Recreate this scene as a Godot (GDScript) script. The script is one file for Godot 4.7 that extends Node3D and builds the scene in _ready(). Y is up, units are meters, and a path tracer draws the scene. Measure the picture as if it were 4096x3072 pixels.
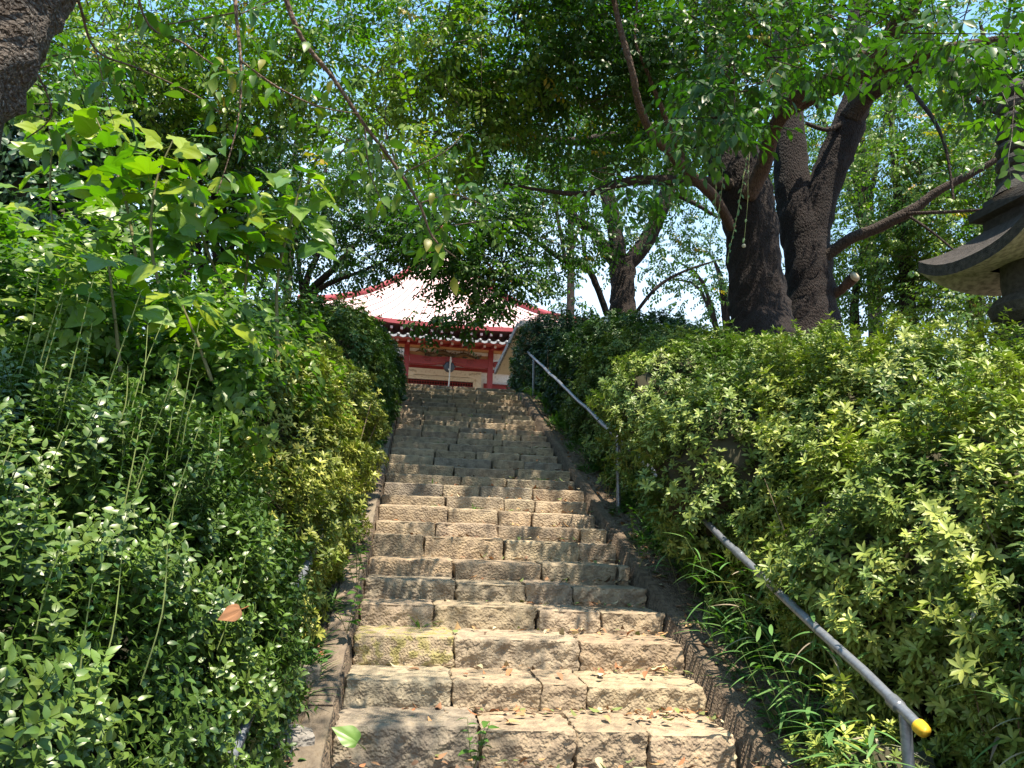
extends Node3D

# ---------------------------------------------------------------- geometry helpers
class Geo:
	var v := PackedVector3Array()
	var n := PackedVector3Array()
	var c := PackedColorArray()
	var ix := PackedInt32Array()
	func add(p: Vector3, m: Vector3, k: Color) -> int:
		v.append(p); n.append(m); c.append(k)
		return v.size() - 1
	func tri(a: int, b: int, d: int) -> void:
		ix.append(a); ix.append(b); ix.append(d)
	func quad(a: int, b: int, d: int, e: int) -> void:
		tri(a, b, d); tri(a, d, e)
	func face(p: Array, k: Color) -> void:      # flat polygon, fan
		var m: Vector3 = (p[2] - p[0]).cross(p[1] - p[0]).normalized()
		var at := v.size()
		for q in p: add(q, m, k)
		for i in range(1, p.size() - 1): tri(at, at + i, at + i + 1)
	func leaf(b: Vector3, dir: Vector3, up: Vector3, L: float, W: float, fold: float, droop: float, k: Color, seg := 3, prof := 0.85) -> void:
		dir = dir.normalized()
		var side := dir.cross(up).normalized()
		up = side.cross(dir).normalized()
		var ms := []
		var ls := []
		var rs := []
		for j in seg + 1:
			var t := float(j) / seg
			var w := W * 0.5 * sin(PI * pow(t, prof))
			var p := b + dir * (L * t) - up * (droop * L * t * t)
			var u := (up + dir * (2.0 * droop * t)).normalized()
			ms.append(add(p, u, k))
			if j > 0 and j < seg:
				ls.append(add(p - side * w + u * (fold * w), (u + side * fold * 0.8).normalized(), k))
				rs.append(add(p + side * w + u * (fold * w), (u - side * fold * 0.8).normalized(), k))
		tri(ms[0], ls[0], ms[1]); tri(ms[0], ms[1], rs[0])
		for j in range(1, seg - 1):
			quad(ms[j], ls[j - 1], ls[j], ms[j + 1]); quad(ms[j], ms[j + 1], rs[j], rs[j - 1])
		tri(ms[seg - 1], ls[seg - 2], ms[seg]); tri(ms[seg - 1], ms[seg], rs[seg - 2])
	func tube(pts: Array, rad: Array, sides: int, k: Color, wob := 0.0, noise: FastNoiseLite = null, cap := true) -> void:
		var up := Vector3.UP
		var first := -1
		var count := pts.size()
		for j in count:
			var t: Vector3 = (pts[mini(j + 1, count - 1)] - pts[maxi(j - 1, 0)]).normalized()
			if j == 0: up = Vector3.RIGHT if absf(t.dot(Vector3.RIGHT)) < 0.8 else Vector3.BACK
			up = (up - t * t.dot(up)).normalized()
			var s := t.cross(up)
			var at := v.size()
			if first < 0: first = at
			for i in sides:
				var a := TAU * i / sides
				var m := up * cos(a) + s * sin(a)
				var r: float = rad[j]
				if noise: r *= 1.0 + wob * noise.get_noise_3dv((pts[j] + m * r) * 10.0)
				add(pts[j] + m * r, m, k)
			if j > 0:
				for i in sides:
					var i2 := (i + 1) % sides
					quad(at - sides + i, at + i, at + i2, at - sides + i2)
			if cap and (j == count - 1 or j == 0):
				var d: Vector3 = t if j > 0 else -t
				var e := add(pts[j] + d * rad[j] * 0.15, d, k)
				for i in sides: tri(at + i, at + (i + 1) % sides, e)
	func box(ctr: Vector3, size: Vector3, k: Color, bs := Basis()) -> void:
		var h := size * 0.5
		for ax in 3:
			for s in [-1.0, 1.0]:
				var m := Vector3.ZERO
				m[ax] = s
				var at := v.size()
				for q in [[-1, -1], [1, -1], [1, 1], [-1, 1]]:
					var o := Vector3.ZERO
					o[ax] = s * h[ax]; o[(ax + 1) % 3] = q[0] * h[(ax + 1) % 3]; o[(ax + 2) % 3] = q[1] * h[(ax + 2) % 3]
					add(ctr + bs * o, bs * m, k)
				if s > 0: quad(at, at + 3, at + 2, at + 1)
				else: quad(at, at + 1, at + 2, at + 3)
	# rounded (and, with a noise, rough) block on a grid
	func block(ctr: Vector3, size: Vector3, k: Color, bs: Basis, rnd: float, rough: float, cell: float, noise: FastNoiseLite, seed_: float, rough_top := 0.35) -> void:
		var h := size * 0.5
		for ax in 3:
			var a2 := (ax + 1) % 3
			var a3 := (ax + 2) % 3
			for s in [-1.0, 1.0]:
				var us := ticks(h[a2], rnd, cell)
				var vs := ticks(h[a3], rnd, cell)
				var at := v.size()
				for p in us:
					for q in vs:
						var o := Vector3.ZERO
						o[ax] = s * h[ax]; o[a2] = p; o[a3] = q
						var inn := Vector3(clampf(o.x, -h.x + rnd, h.x - rnd), clampf(o.y, -h.y + rnd, h.y - rnd), clampf(o.z, -h.z + rnd, h.z - rnd))
						var d := o - inn
						var m := d.normalized()
						var w := inn + m * rnd
						if noise:
							var nn := noise.get_noise_3dv(w * 14.0 + Vector3(seed_, seed_ * 1.7, 0)) + 0.6 * noise.get_noise_3dv(w * 34.0 + Vector3(0, seed_, seed_ * 2.1)) + 0.9 * noise.get_noise_3dv(w * 4.5 + Vector3(seed_ * 3.1, 0, 5.0))
							w += m * nn * rough * (rough_top if m.y > 0.7 else 1.0)
						add(ctr + bs * w, bs * m, k)
				var nu := us.size()
				var nv := vs.size()
				for i in nu - 1:
					for j in nv - 1:
						var e := at + i * nv + j
						if s > 0: quad(e, e + 1, e + nv + 1, e + nv)
						else: quad(e, e + nv, e + nv + 1, e + 1)
		if noise: renormal()
	func ticks(h: float, r: float, cell: float) -> Array:
		var o := [-h, -h + r * 0.3, -h + r]
		var m := 2.0 * (h - r)
		var cnt := maxi(1, int(m / cell))
		for i in range(1, cnt): o.append(-h + r + m * i / cnt)
		o.append(h - r); o.append(h - r * 0.3); o.append(h)
		return o
	func renormal() -> void:
		for i in n.size(): n[i] = Vector3.ZERO
		var i := 0
		while i < ix.size():
			var m := (v[ix[i + 2]] - v[ix[i]]).cross(v[ix[i + 1]] - v[ix[i]])
			n[ix[i]] += m; n[ix[i + 1]] += m; n[ix[i + 2]] += m
			i += 3
		for j in n.size(): n[j] = n[j].normalized()
	func lathe(ctr: Vector3, prof: Array, sides: int, k: Color, square := false) -> void:   # prof: [radius, y]
		for j in prof.size() - 1:
			var r0: float = prof[j][0]
			var r1: float = prof[j + 1][0]
			var y0: float = prof[j][1]
			var y1: float = prof[j + 1][1]
			var nr := Vector2(y1 - y0, r0 - r1).normalized()
			var at := v.size()
			for i in sides + 1:
				var a := TAU * i / sides + (PI / 4 if square else 0.0)
				var d := Vector3(cos(a), 0, sin(a))
				var m := (d * nr.x + Vector3.UP * nr.y).normalized()
				add(ctr + d * r0 + Vector3.UP * y0, m, k); add(ctr + d * r1 + Vector3.UP * y1, m, k)
			for i in sides: quad(at + 2 * i, at + 2 * i + 1, at + 2 * i + 3, at + 2 * i + 2)
	func mesh() -> ArrayMesh:
		var e := 0
		while e < ix.size():      # wind every triangle as its normals say
			var p := ix[e]
			var q := ix[e + 1]
			var r := ix[e + 2]
			if (v[r] - v[p]).cross(v[q] - v[p]).dot(n[p] + n[q] + n[r]) < 0.0:
				ix[e + 1] = r; ix[e + 2] = q
			e += 3
		var a := []
		a.resize(Mesh.ARRAY_MAX)
		a[Mesh.ARRAY_VERTEX] = v; a[Mesh.ARRAY_NORMAL] = n; a[Mesh.ARRAY_COLOR] = c; a[Mesh.ARRAY_INDEX] = ix
		var m := ArrayMesh.new()
		m.add_surface_from_arrays(Mesh.PRIMITIVE_TRIANGLES, a)
		return m

const EYE := Vector3(0, 1.17, 0)
var rng := RandomNumberGenerator.new()
var noise := FastNoiseLite.new()
var used := {}
var M := {}

func P(x: float, y: float, z: float) -> Vector3: return Vector3(x, y, z) + EYE   # places are measured from the eye, which is 1.17 m above the path
func lin(r: float, g: float, b: float) -> Color: return Color(r, g, b)           # vertex colours are linear

func numbered(called: String) -> String:
	var k: int = used.get(called, 0)
	used[called] = k + 1
	return called if k == 0 else "%s_%03d" % [called, k]

func thing(called: String, label: String, category: String, at := Vector3.ZERO, group := "") -> Node3D:
	var o := Node3D.new()
	o.name = numbered(called); o.position = at
	add_child(o, true)
	o.set_meta("label", label); o.set_meta("category", category)
	if group: o.set_meta("group", group)
	return o

func tag(o: Node, label: String, category: String, group := "") -> void:
	o.set_meta("label", label); o.set_meta("category", category)
	if group: o.set_meta("group", group)

func part(called: String, mesh: Mesh, mat: Material, parent: Node = null, at := Transform3D()) -> MeshInstance3D:
	var o := MeshInstance3D.new()
	o.mesh = mesh; o.material_override = mat; o.transform = at
	if parent == null:
		o.name = numbered(called)
		add_child(o, true)
	else:
		var key := "%d/%s" % [parent.get_instance_id(), called]
		var k: int = used.get(key, 0)
		used[key] = k + 1
		o.name = called if k == 0 else "%s_%03d" % [called, k]
		parent.add_child(o, true)
	return o

func scatter(called: String, mesh: Mesh, mat: Material, xf: Array, col: Array, parent: Node = null) -> MultiMeshInstance3D:
	var mm := MultiMesh.new()
	mm.transform_format = MultiMesh.TRANSFORM_3D
	mm.use_colors = true
	mm.mesh = mesh
	mm.instance_count = xf.size()
	for i in xf.size():
		mm.set_instance_transform(i, xf[i])
		mm.set_instance_color(i, col[i])
	var o := MultiMeshInstance3D.new()
	o.multimesh = mm; o.material_override = mat
	if parent == null:
		o.name = numbered(called)
		add_child(o, true)
	else:
		var key := "%d/%s" % [parent.get_instance_id(), called]
		var k: int = used.get(key, 0)
		used[key] = k + 1
		o.name = called if k == 0 else "%s_%03d" % [called, k]
		parent.add_child(o, true)
	o.set_meta("kind", "stuff")
	return o

func ntex(freq: float, cols: Array, offs: Array, seed_ := 1, size := 512, oct := 5, kind := FastNoiseLite.TYPE_SIMPLEX_SMOOTH) -> NoiseTexture2D:
	var f := FastNoiseLite.new()
	f.noise_type = kind; f.frequency = freq; f.seed = seed_; f.fractal_octaves = oct
	var t := NoiseTexture2D.new()
	t.width = size; t.height = size; t.seamless = true; t.noise = f
	if cols.size():
		var g := Gradient.new()
		g.offsets = PackedFloat32Array(offs); g.colors = PackedColorArray(cols)
		t.color_ramp = g
	return t

func S(r: float, g: float, b: float) -> Color: return Color(r, g, b).linear_to_srgb()

func mat(called: String, base: Color, rough := 0.8, tex: Texture2D = null, scale := 1.0, bump: Texture2D = null, bump_cm := 0.0, bscale := 0.0) -> StandardMaterial3D:
	var m := StandardMaterial3D.new()
	m.resource_name = called
	m.albedo_color = base; m.roughness = rough; m.vertex_color_use_as_albedo = true
	if tex or bump:
		m.uv1_triplanar = true; m.uv1_world_triplanar = true; m.uv1_scale = Vector3.ONE * scale
	if tex: m.albedo_texture = tex
	if bump:
		m.heightmap_enabled = true; m.heightmap_texture = bump; m.heightmap_scale = bump_cm
	M[called] = m
	return m

func leafmat(called: String, base: Color, back: Color, rough := 0.42, spec := 0.5) -> StandardMaterial3D:
	var m := StandardMaterial3D.new()
	m.resource_name = called
	m.albedo_color = base; m.roughness = rough; m.metallic_specular = spec
	m.vertex_color_use_as_albedo = true
	m.backlight_enabled = true; m.backlight = back
	M[called] = m
	return m

func rv() -> Vector3:      # random direction
	var z := rng.randf_range(-1, 1)
	var a := rng.randf() * TAU
	var r := sqrt(1 - z * z)
	return Vector3(r * cos(a), z, r * sin(a))

func basis_y(y: Vector3, spin: float, s: float) -> Basis:
	y = y.normalized()
	var x := y.cross(Vector3(0.31, 0.2, 0.93)).normalized().rotated(y, spin)
	return Basis(x * s, y * s, x.cross(y) * s)

func smooth(pts: Array, rad: Array, k := 4) -> Array:   # Catmull-Rom through the points
	var o := []
	var r := []
	for i in pts.size() - 1:
		var a: Vector3 = pts[maxi(i - 1, 0)]
		var b: Vector3 = pts[i]
		var d: Vector3 = pts[i + 1]
		var e: Vector3 = pts[mini(i + 2, pts.size() - 1)]
		for j in k:
			var t := float(j) / k
			o.append(b.cubic_interpolate(d, a, e, t))
			r.append(lerpf(rad[i], rad[i + 1], t))
	o.append(pts[-1]); r.append(rad[-1])
	return [o, r]

# the hillside: height of the ground, from the eye
func stair_line(z: float) -> float: return clampf(-0.99 + 0.37 * (-z - 4.25), -1.17, 2.86)
func ground(x: float, z: float) -> float:
	var s := stair_line(z)
	var side := maxf(maxf(-0.5 - x, x - 1.95), 0.0)
	var y := s - 0.03
	if x > -0.34 and x < 1.84: y = s - 0.32
	y += 0.75 * smoothstep(0.5, 3.0, side) * smoothstep(-1.0, -4.0, z) * smoothstep(-19.0, -13.0, z)
	y += 0.05 * noise.get_noise_2d(x * 9.0, z * 9.0) * minf(side * 3.0, 1.0)
	y += 0.25 * noise.get_noise_2d(x * 0.7, z * 0.7) * smoothstep(5.0, 20.0, absf(x) + maxf(0.0, -z - 24.0))
	return y

# ---------------------------------------------------------------- foliage pieces
func basis_twig(d: Vector3, s: float) -> Basis:      # y along the twig, z as upward as it can be
	var y := d.normalized()
	var z := (Vector3.UP - y * y.dot(Vector3.UP))
	z = Vector3.BACK if z.length() < 0.05 else z.normalized()
	return Basis(y.cross(z) * s, y * s, z * s)

func vary(k: Color, by: float) -> Color:
	var f := 1.0 + rng.randf_range(-by, by)
	return Color(k.r * f * (1.0 + rng.randf_range(-by, by) * 0.4), k.g * f, k.b * f)

func rosette(L: float, W: float, n1: int, n2: int, seg: int, prof: float) -> ArrayMesh:   # whorl of leaves at a shoot tip
	var g := Geo.new()
	var wood := lin(0.55, 0.5, 0.35)
	g.tube([Vector3(0, -0.06, 0), Vector3(0, 0, 0)], [0.0022, 0.0015], 3, wood, 0.0, null, false)
	for i in n1:
		var a := TAU * (i + rng.randf() * 0.5) / n1
		var d := Vector3(cos(a), rng.randf_range(0.25, 0.95), sin(a))
		g.leaf(Vector3(0, 0, 0), d, Vector3(-cos(a) * 0.5, 1, -sin(a) * 0.5), L * rng.randf_range(0.75, 1.1), W * rng.randf_range(0.85, 1.1), 0.35, rng.randf_range(-0.1, 0.35), vary(lin(1, 1, 1), 0.16), seg, prof)
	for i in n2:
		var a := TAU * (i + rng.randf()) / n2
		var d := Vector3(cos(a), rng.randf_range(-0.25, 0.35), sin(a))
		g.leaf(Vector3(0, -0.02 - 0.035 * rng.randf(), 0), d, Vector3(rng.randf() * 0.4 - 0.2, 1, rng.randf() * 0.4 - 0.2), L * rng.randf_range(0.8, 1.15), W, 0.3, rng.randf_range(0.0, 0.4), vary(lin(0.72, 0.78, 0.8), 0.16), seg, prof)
	return g.mesh()

func spray(L: float, W: float, cnt: int, twig: float, seg: int) -> ArrayMesh:     # twig with alternate, hanging leaves
	var g := Geo.new()
	g.tube([Vector3(0, 0, 0), Vector3(0.01, twig * 0.5, 0.015), Vector3(0, twig, -0.02)], [0.004, 0.003, 0.0015], 3, lin(0.3, 0.22, 0.16), 0.0, null, false)
	for i in cnt:
		var t := (i + 0.6) / cnt
		var s := 1.0 if i % 2 == 0 else -1.0
		var d := Vector3(s * rng.randf_range(0.5, 1.0), rng.randf_range(0.2, 0.9), rng.randf_range(-0.95, 0.05))
		if i == cnt - 1: d = Vector3(0.1, 1, -0.4)
		g.leaf(Vector3(s * 0.012, twig * t, 0), d, Vector3(rng.randf_range(-0.7, 0.7), rng.randf_range(-0.3, 0.5), 1), L * rng.randf_range(0.7, 1.1), W * rng.randf_range(0.85, 1.1), rng.randf_range(0.1, 0.4), rng.randf_range(0.0, 0.4), vary(lin(1, 1, 1), 0.2), seg, 0.8)
	return g.mesh()

func one_leaf(L: float, W: float, seg := 5, fold := 0.25, droop := 0.25, prof := 0.8) -> ArrayMesh:   # along +y, its face to +z, a stalk behind it
	var g := Geo.new()
	g.tube([Vector3(0, -L * 0.22, 0.0), Vector3(0, 0, 0)], [L * 0.012, L * 0.009], 3, lin(0.9, 0.8, 0.5), 0.0, null, false)
	g.leaf(Vector3.ZERO, Vector3.UP, Vector3.BACK, L, W, fold, droop, lin(1, 1, 1), seg, prof)
	return g.mesh()

func lobed_leaf(L: float, lobes: float, wave: float) -> ArrayMesh:      # broad heart-shaped leaf with lobes, along +y, face to +z
	var g := Geo.new()
	var pts := []
	var m := 36
	for i in m + 1:
		var a := -PI + TAU * i / m            # 0 is the tip
		var r := 0.5 + 0.13 * cos(a) + 0.40 * exp(-absf(a) * 4.2) - 0.16 * exp(-pow(absf(a) - PI, 2.0) * 7.0)
		r -= lobes * (exp(-pow(absf(a) - 0.58, 2.0) * 45.0) + 0.8 * exp(-pow(absf(a) - 1.5, 2.0) * 30.0)) - lobes * 0.5 * exp(-pow(absf(a) - 1.02, 2.0) * 40.0)
		r += 0.012 * sin(i * 5.3)
		pts.append(Vector2(sin(a), cos(a)) * r)
	var o := Vector2(0, -0.3)
	var lift := func(q: Vector2) -> Vector3:
		var dx: float = absf(q.x)
		return Vector3(q.x * L * (1.0 - 0.12 * dx), (q.y + 0.3) * L, L * (0.28 * dx - 0.34 * dx * dx - 0.18 * pow(maxf(q.y + 0.3, 0.0), 2.0) + wave * sin(q.y * 14.0 + q.x * 9.0)))
	var rings := [0.0, 0.35, 0.7, 1.0]
	for k in rings.size():
		for i in m + 1:
			var q: Vector2 = o.lerp(pts[i], rings[k])
			g.add(lift.call(q), Vector3.BACK, lin(1, 1, 1))
	for k in rings.size() - 1:
		for i in m:
			var a := k * (m + 1) + i
			g.quad(a, a + 1, a + m + 2, a + m + 1)
	for i in g.v.size(): g.n[i] = Vector3.ZERO
	var at3 := 0
	while at3 < g.ix.size():
		var nn := (g.v[g.ix[at3 + 1]] - g.v[g.ix[at3]]).cross(g.v[g.ix[at3 + 2]] - g.v[g.ix[at3]])
		if nn.z < 0: nn = -nn
		for q in 3: g.n[g.ix[at3 + q]] += nn
		at3 += 3
	for q in g.n.size(): g.n[q] = (g.n[q] + Vector3(0, 0, 1e-9)).normalized()
	g.tube([Vector3(0, -L * 0.5, -L * 0.12), Vector3(0, -L * 0.2, -0.01), Vector3(0, 0, 0)], [0.0022, 0.0018, 0.0015], 4, lin(0.9, 0.8, 0.5), 0.0, null, false)
	return g.mesh()

# a bush: lumps are [centre, radii, power]
func lump_value(q: Vector3, l: Array) -> float:
	var d: Vector3 = (q - l[0]) / l[1]
	return pow(absf(d.x), l[2]) + pow(absf(d.y), l[2]) + pow(absf(d.z), l[2])

func bush_points(lumps: Array, cnt: int, depth: float, bump := 0.1, upward := 0.7) -> Array:
	var o := []
	var area := []
	var sum := 0.0
	for l in lumps:
		var r: Vector3 = l[1]
		sum += r.x * r.y + r.y * r.z + r.x * r.z
		area.append(sum)
	var tries := 0
	while o.size() < cnt and tries < cnt * 8:
		tries += 1
		var pick := rng.randf() * sum
		var li := 0
		while area[li] < pick: li += 1
		var l: Array = lumps[li]
		var d := rv()
		var r: Vector3 = l[1]
		var e := d / r
		var s := 1.0 / pow(pow(absf(e.x), l[2]) + pow(absf(e.y), l[2]) + pow(absf(e.z), l[2]), 1.0 / l[2])
		var u := rng.randf()
		var q: Vector3 = d * s
		var nm := Vector3(signf(q.x) * pow(absf(q.x / r.x), l[2] - 1.0) / r.x, signf(q.y) * pow(absf(q.y / r.y), l[2] - 1.0) / r.y, signf(q.z) * pow(absf(q.z / r.z), l[2] - 1.0) / r.z).normalized()
		var w: Vector3 = l[0] + q
		w += nm * (bump * (1.6 * noise.get_noise_3dv(w * 2.2) + noise.get_noise_3dv(w * 6.0)) - depth * u * u)
		var inside := false
		for k in lumps.size():
			if k != li and lump_value(w, lumps[k]) < 0.72: inside = true; break
		if inside or nm.dot((EYE - w).normalized()) < -0.45 or w.y - EYE.y < ground(w.x, w.z) + 0.03: continue
		o.append([w, (nm * 0.75 + Vector3.UP * upward + rv() * 0.55).normalized(), u])
	return o

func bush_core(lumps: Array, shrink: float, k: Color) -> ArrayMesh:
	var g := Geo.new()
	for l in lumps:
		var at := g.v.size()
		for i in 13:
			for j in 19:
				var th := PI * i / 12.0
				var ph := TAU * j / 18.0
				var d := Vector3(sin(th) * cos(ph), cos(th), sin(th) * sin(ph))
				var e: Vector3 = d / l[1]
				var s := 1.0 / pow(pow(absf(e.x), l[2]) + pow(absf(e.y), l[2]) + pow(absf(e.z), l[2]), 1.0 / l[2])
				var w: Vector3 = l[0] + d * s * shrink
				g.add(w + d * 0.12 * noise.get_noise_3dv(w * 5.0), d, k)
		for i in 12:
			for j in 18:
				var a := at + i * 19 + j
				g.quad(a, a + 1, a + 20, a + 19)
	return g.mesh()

func leafy(parent: Node, pts: Array, meshes: Array, m: Material, tints: Array, s0: float, s1: float, called := "foliage") -> void:
	for k in meshes.size():
		var xf := []
		var col := []
		for i in range(k, pts.size(), meshes.size()):
			var p: Array = pts[i]
			xf.append(Transform3D(basis_y(p[1], rng.randf() * TAU, rng.randf_range(s0, s1)), p[0]))
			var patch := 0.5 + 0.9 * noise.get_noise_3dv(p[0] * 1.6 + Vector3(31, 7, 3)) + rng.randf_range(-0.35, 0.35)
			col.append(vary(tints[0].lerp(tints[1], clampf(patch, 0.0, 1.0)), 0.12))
		scatter(called, meshes[k], m, xf, col, parent)

# inner twigs of a bush, as thin stems from its foot to its surface
func bush_twigs(parent: Node, lumps: Array, foot: Vector3, cnt: int, m: Material, r := 0.008) -> void:
	var pts := bush_points(lumps, cnt, 0.1)
	var g := Geo.new()
	for p in pts:
		var b: Vector3 = foot + Vector3(rng.randf_range(-0.5, 0.5), 0, rng.randf_range(-0.5, 0.5))
		b.x = lerpf(b.x, p[0].x, 0.6); b.z = lerpf(b.z, p[0].z, 0.6)
		b.y = EYE.y + ground(b.x, b.z)
		var mid: Vector3 = b.lerp(p[0], 0.55) + rv() * 0.08
		var q := smooth([b, mid, p[0] - p[1] * 0.05], [r, r * 0.7, r * 0.35], 3)
		g.tube(q[0], q[1], 4, vary(lin(0.16, 0.12, 0.08), 0.2), 0.0, null, false)
	var o := part("inner_branches", g.mesh(), m, parent)
	o.set_meta("kind", "stuff")

# crowns: rows are [x, y, z, rx, ry, rz, how many sprays]
func crown(parent: Node, rows: Array, meshes: Array, m: Material, tints: Array, s0: float, s1: float, gap := -0.2, freq := 1.0, twigs := true, called := "crown") -> void:
	var xs := []
	var cs := []
	for k in meshes.size(): xs.append([]); cs.append([])
	var g := Geo.new()
	for row in rows:
		var ctr := P(row[0], row[1], row[2])
		var r := Vector3(row[3], row[4], row[5])
		var cnt: int = int(row[6])
		var got := 0
		var tries := 0
		while got < cnt and tries < cnt * 5:
			tries += 1
			var d := rv() * pow(rng.randf(), 0.4)
			var w := ctr + d * r
			if noise.get_noise_3dv(w * freq) < gap: continue
			var out := (d * Vector3(1, 0.4, 1) + Vector3(rng.randf_range(-0.7, 0.7), rng.randf_range(-0.55, 0.25), rng.randf_range(-0.7, 0.7))).normalized()
			var k := rng.randi() % meshes.size()
			xs[k].append(Transform3D(basis_twig(out, rng.randf_range(s0, s1)), w))
			var patch := 0.5 + 0.9 * noise.get_noise_3dv(w * 0.6 + Vector3(3, 71, 9)) + rng.randf_range(-0.3, 0.3)
			var tint: Color = tints[0].lerp(tints[1], clampf(patch, 0.0, 1.0))
			if tints.size() > 2 and rng.randf() < 0.012: tint = tints[2]
			cs[k].append(vary(tint, 0.12))
			got += 1
			if twigs and got % 9 == 0:
				var back := w - out * rng.randf_range(0.25, 0.5) * (s0 + 0.4) + Vector3(0, -0.06, 0)
				var root := back.lerp(ctr, 0.45) + rv() * 0.1
				g.tube([root, back, w], [0.009, 0.006, 0.004], 3, lin(0.10, 0.075, 0.06), 0.0, null, false)
	for k in meshes.size(): scatter(called, meshes[k], m, xs[k], cs[k], parent)
	if twigs and g.v.size():
		var o := part("twigs", g.mesh(), M.bark, parent)
		o.set_meta("kind", "stuff")

func limb(parent: Node, called: String, rows: Array, sides: int, m: Material, wob := 0.12, k := 4, tint := Color(1, 1, 1)) -> MeshInstance3D:    # rows [x, y, z, radius]
	var pts := []
	var rad := []
	for r in rows:
		pts.append(P(r[0], r[1], r[2])); rad.append(r[3])
	var q := smooth(pts, rad, k)
	var g := Geo.new()
	g.tube(q[0], q[1], sides, tint, wob, noise)
	g.renormal()
	return part(called, g.mesh(), m, parent)

# ---------------------------------------------------------------- the scene
func _ready() -> void:
	rng.seed = 20240811
	noise.noise_type = FastNoiseLite.TYPE_SIMPLEX_SMOOTH
	noise.frequency = 1.0; noise.fractal_octaves = 1; noise.seed = 7

	var cam := Camera3D.new()
	cam.name = "camera"
	cam.fov = 53.0; cam.near = 0.05; cam.far = 900.0
	cam.position = EYE
	cam.basis = Basis(Vector3.UP, deg_to_rad(-6.8)) * Basis(Vector3.RIGHT, deg_to_rad(11.3)) * Basis(Vector3.BACK, deg_to_rad(1.8))
	add_child(cam)
	cam.current = true

	var sky_mat := ProceduralSkyMaterial.new()
	sky_mat.sky_top_color = Color(0.55, 0.79, 1.0)
	sky_mat.sky_horizon_color = Color(0.90, 0.97, 1.0)
	sky_mat.sky_curve = 0.22
	sky_mat.sky_energy_multiplier = 0.8
	sky_mat.ground_bottom_color = Color(0.3, 0.28, 0.24)
	sky_mat.ground_horizon_color = Color(0.7, 0.74, 0.74)
	var clouds := ntex(0.006, [Color(1, 1, 1, 0.0), Color(1, 1, 1, 0.0), Color(1, 1, 1, 0.55)], [0.0, 0.48, 0.8], 11, 512, 5)
	sky_mat.sky_cover = clouds
	sky_mat.sky_cover_modulate = Color(1, 1, 1, 0.5)
	var env := Environment.new()
	env.background_mode = Environment.BG_SKY
	env.sky = Sky.new()
	env.sky.sky_material = sky_mat
	env.tonemap_mode = Environment.TONE_MAPPER_LINEAR
	env.tonemap_exposure = 2.3
	env.sdfgi_enabled = true; env.ssao_enabled = true; env.ssil_enabled = true
	var we := WorldEnvironment.new()
	we.name = "world"
	we.environment = env
	add_child(we)

	var sun := DirectionalLight3D.new()
	sun.name = "sun"
	sun.light_energy = 1.6
	sun.light_color = Color(1.0, 0.95, 0.86)
	sun.light_angular_distance = 0.53
	sun.shadow_enabled = true
	var to_sun := Vector3(0.16, 0.925, 0.345)
	sun.basis = Basis.looking_at(-to_sun, Vector3(0, 0, -1))
	add_child(sun)

	materials()
	setting()
	temple()
	stairs()
	rails()
	pagoda()
	big_tree()
	other_trees()
	hedges()
	saplings()
	foreground_tree()
	small_things()

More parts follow.
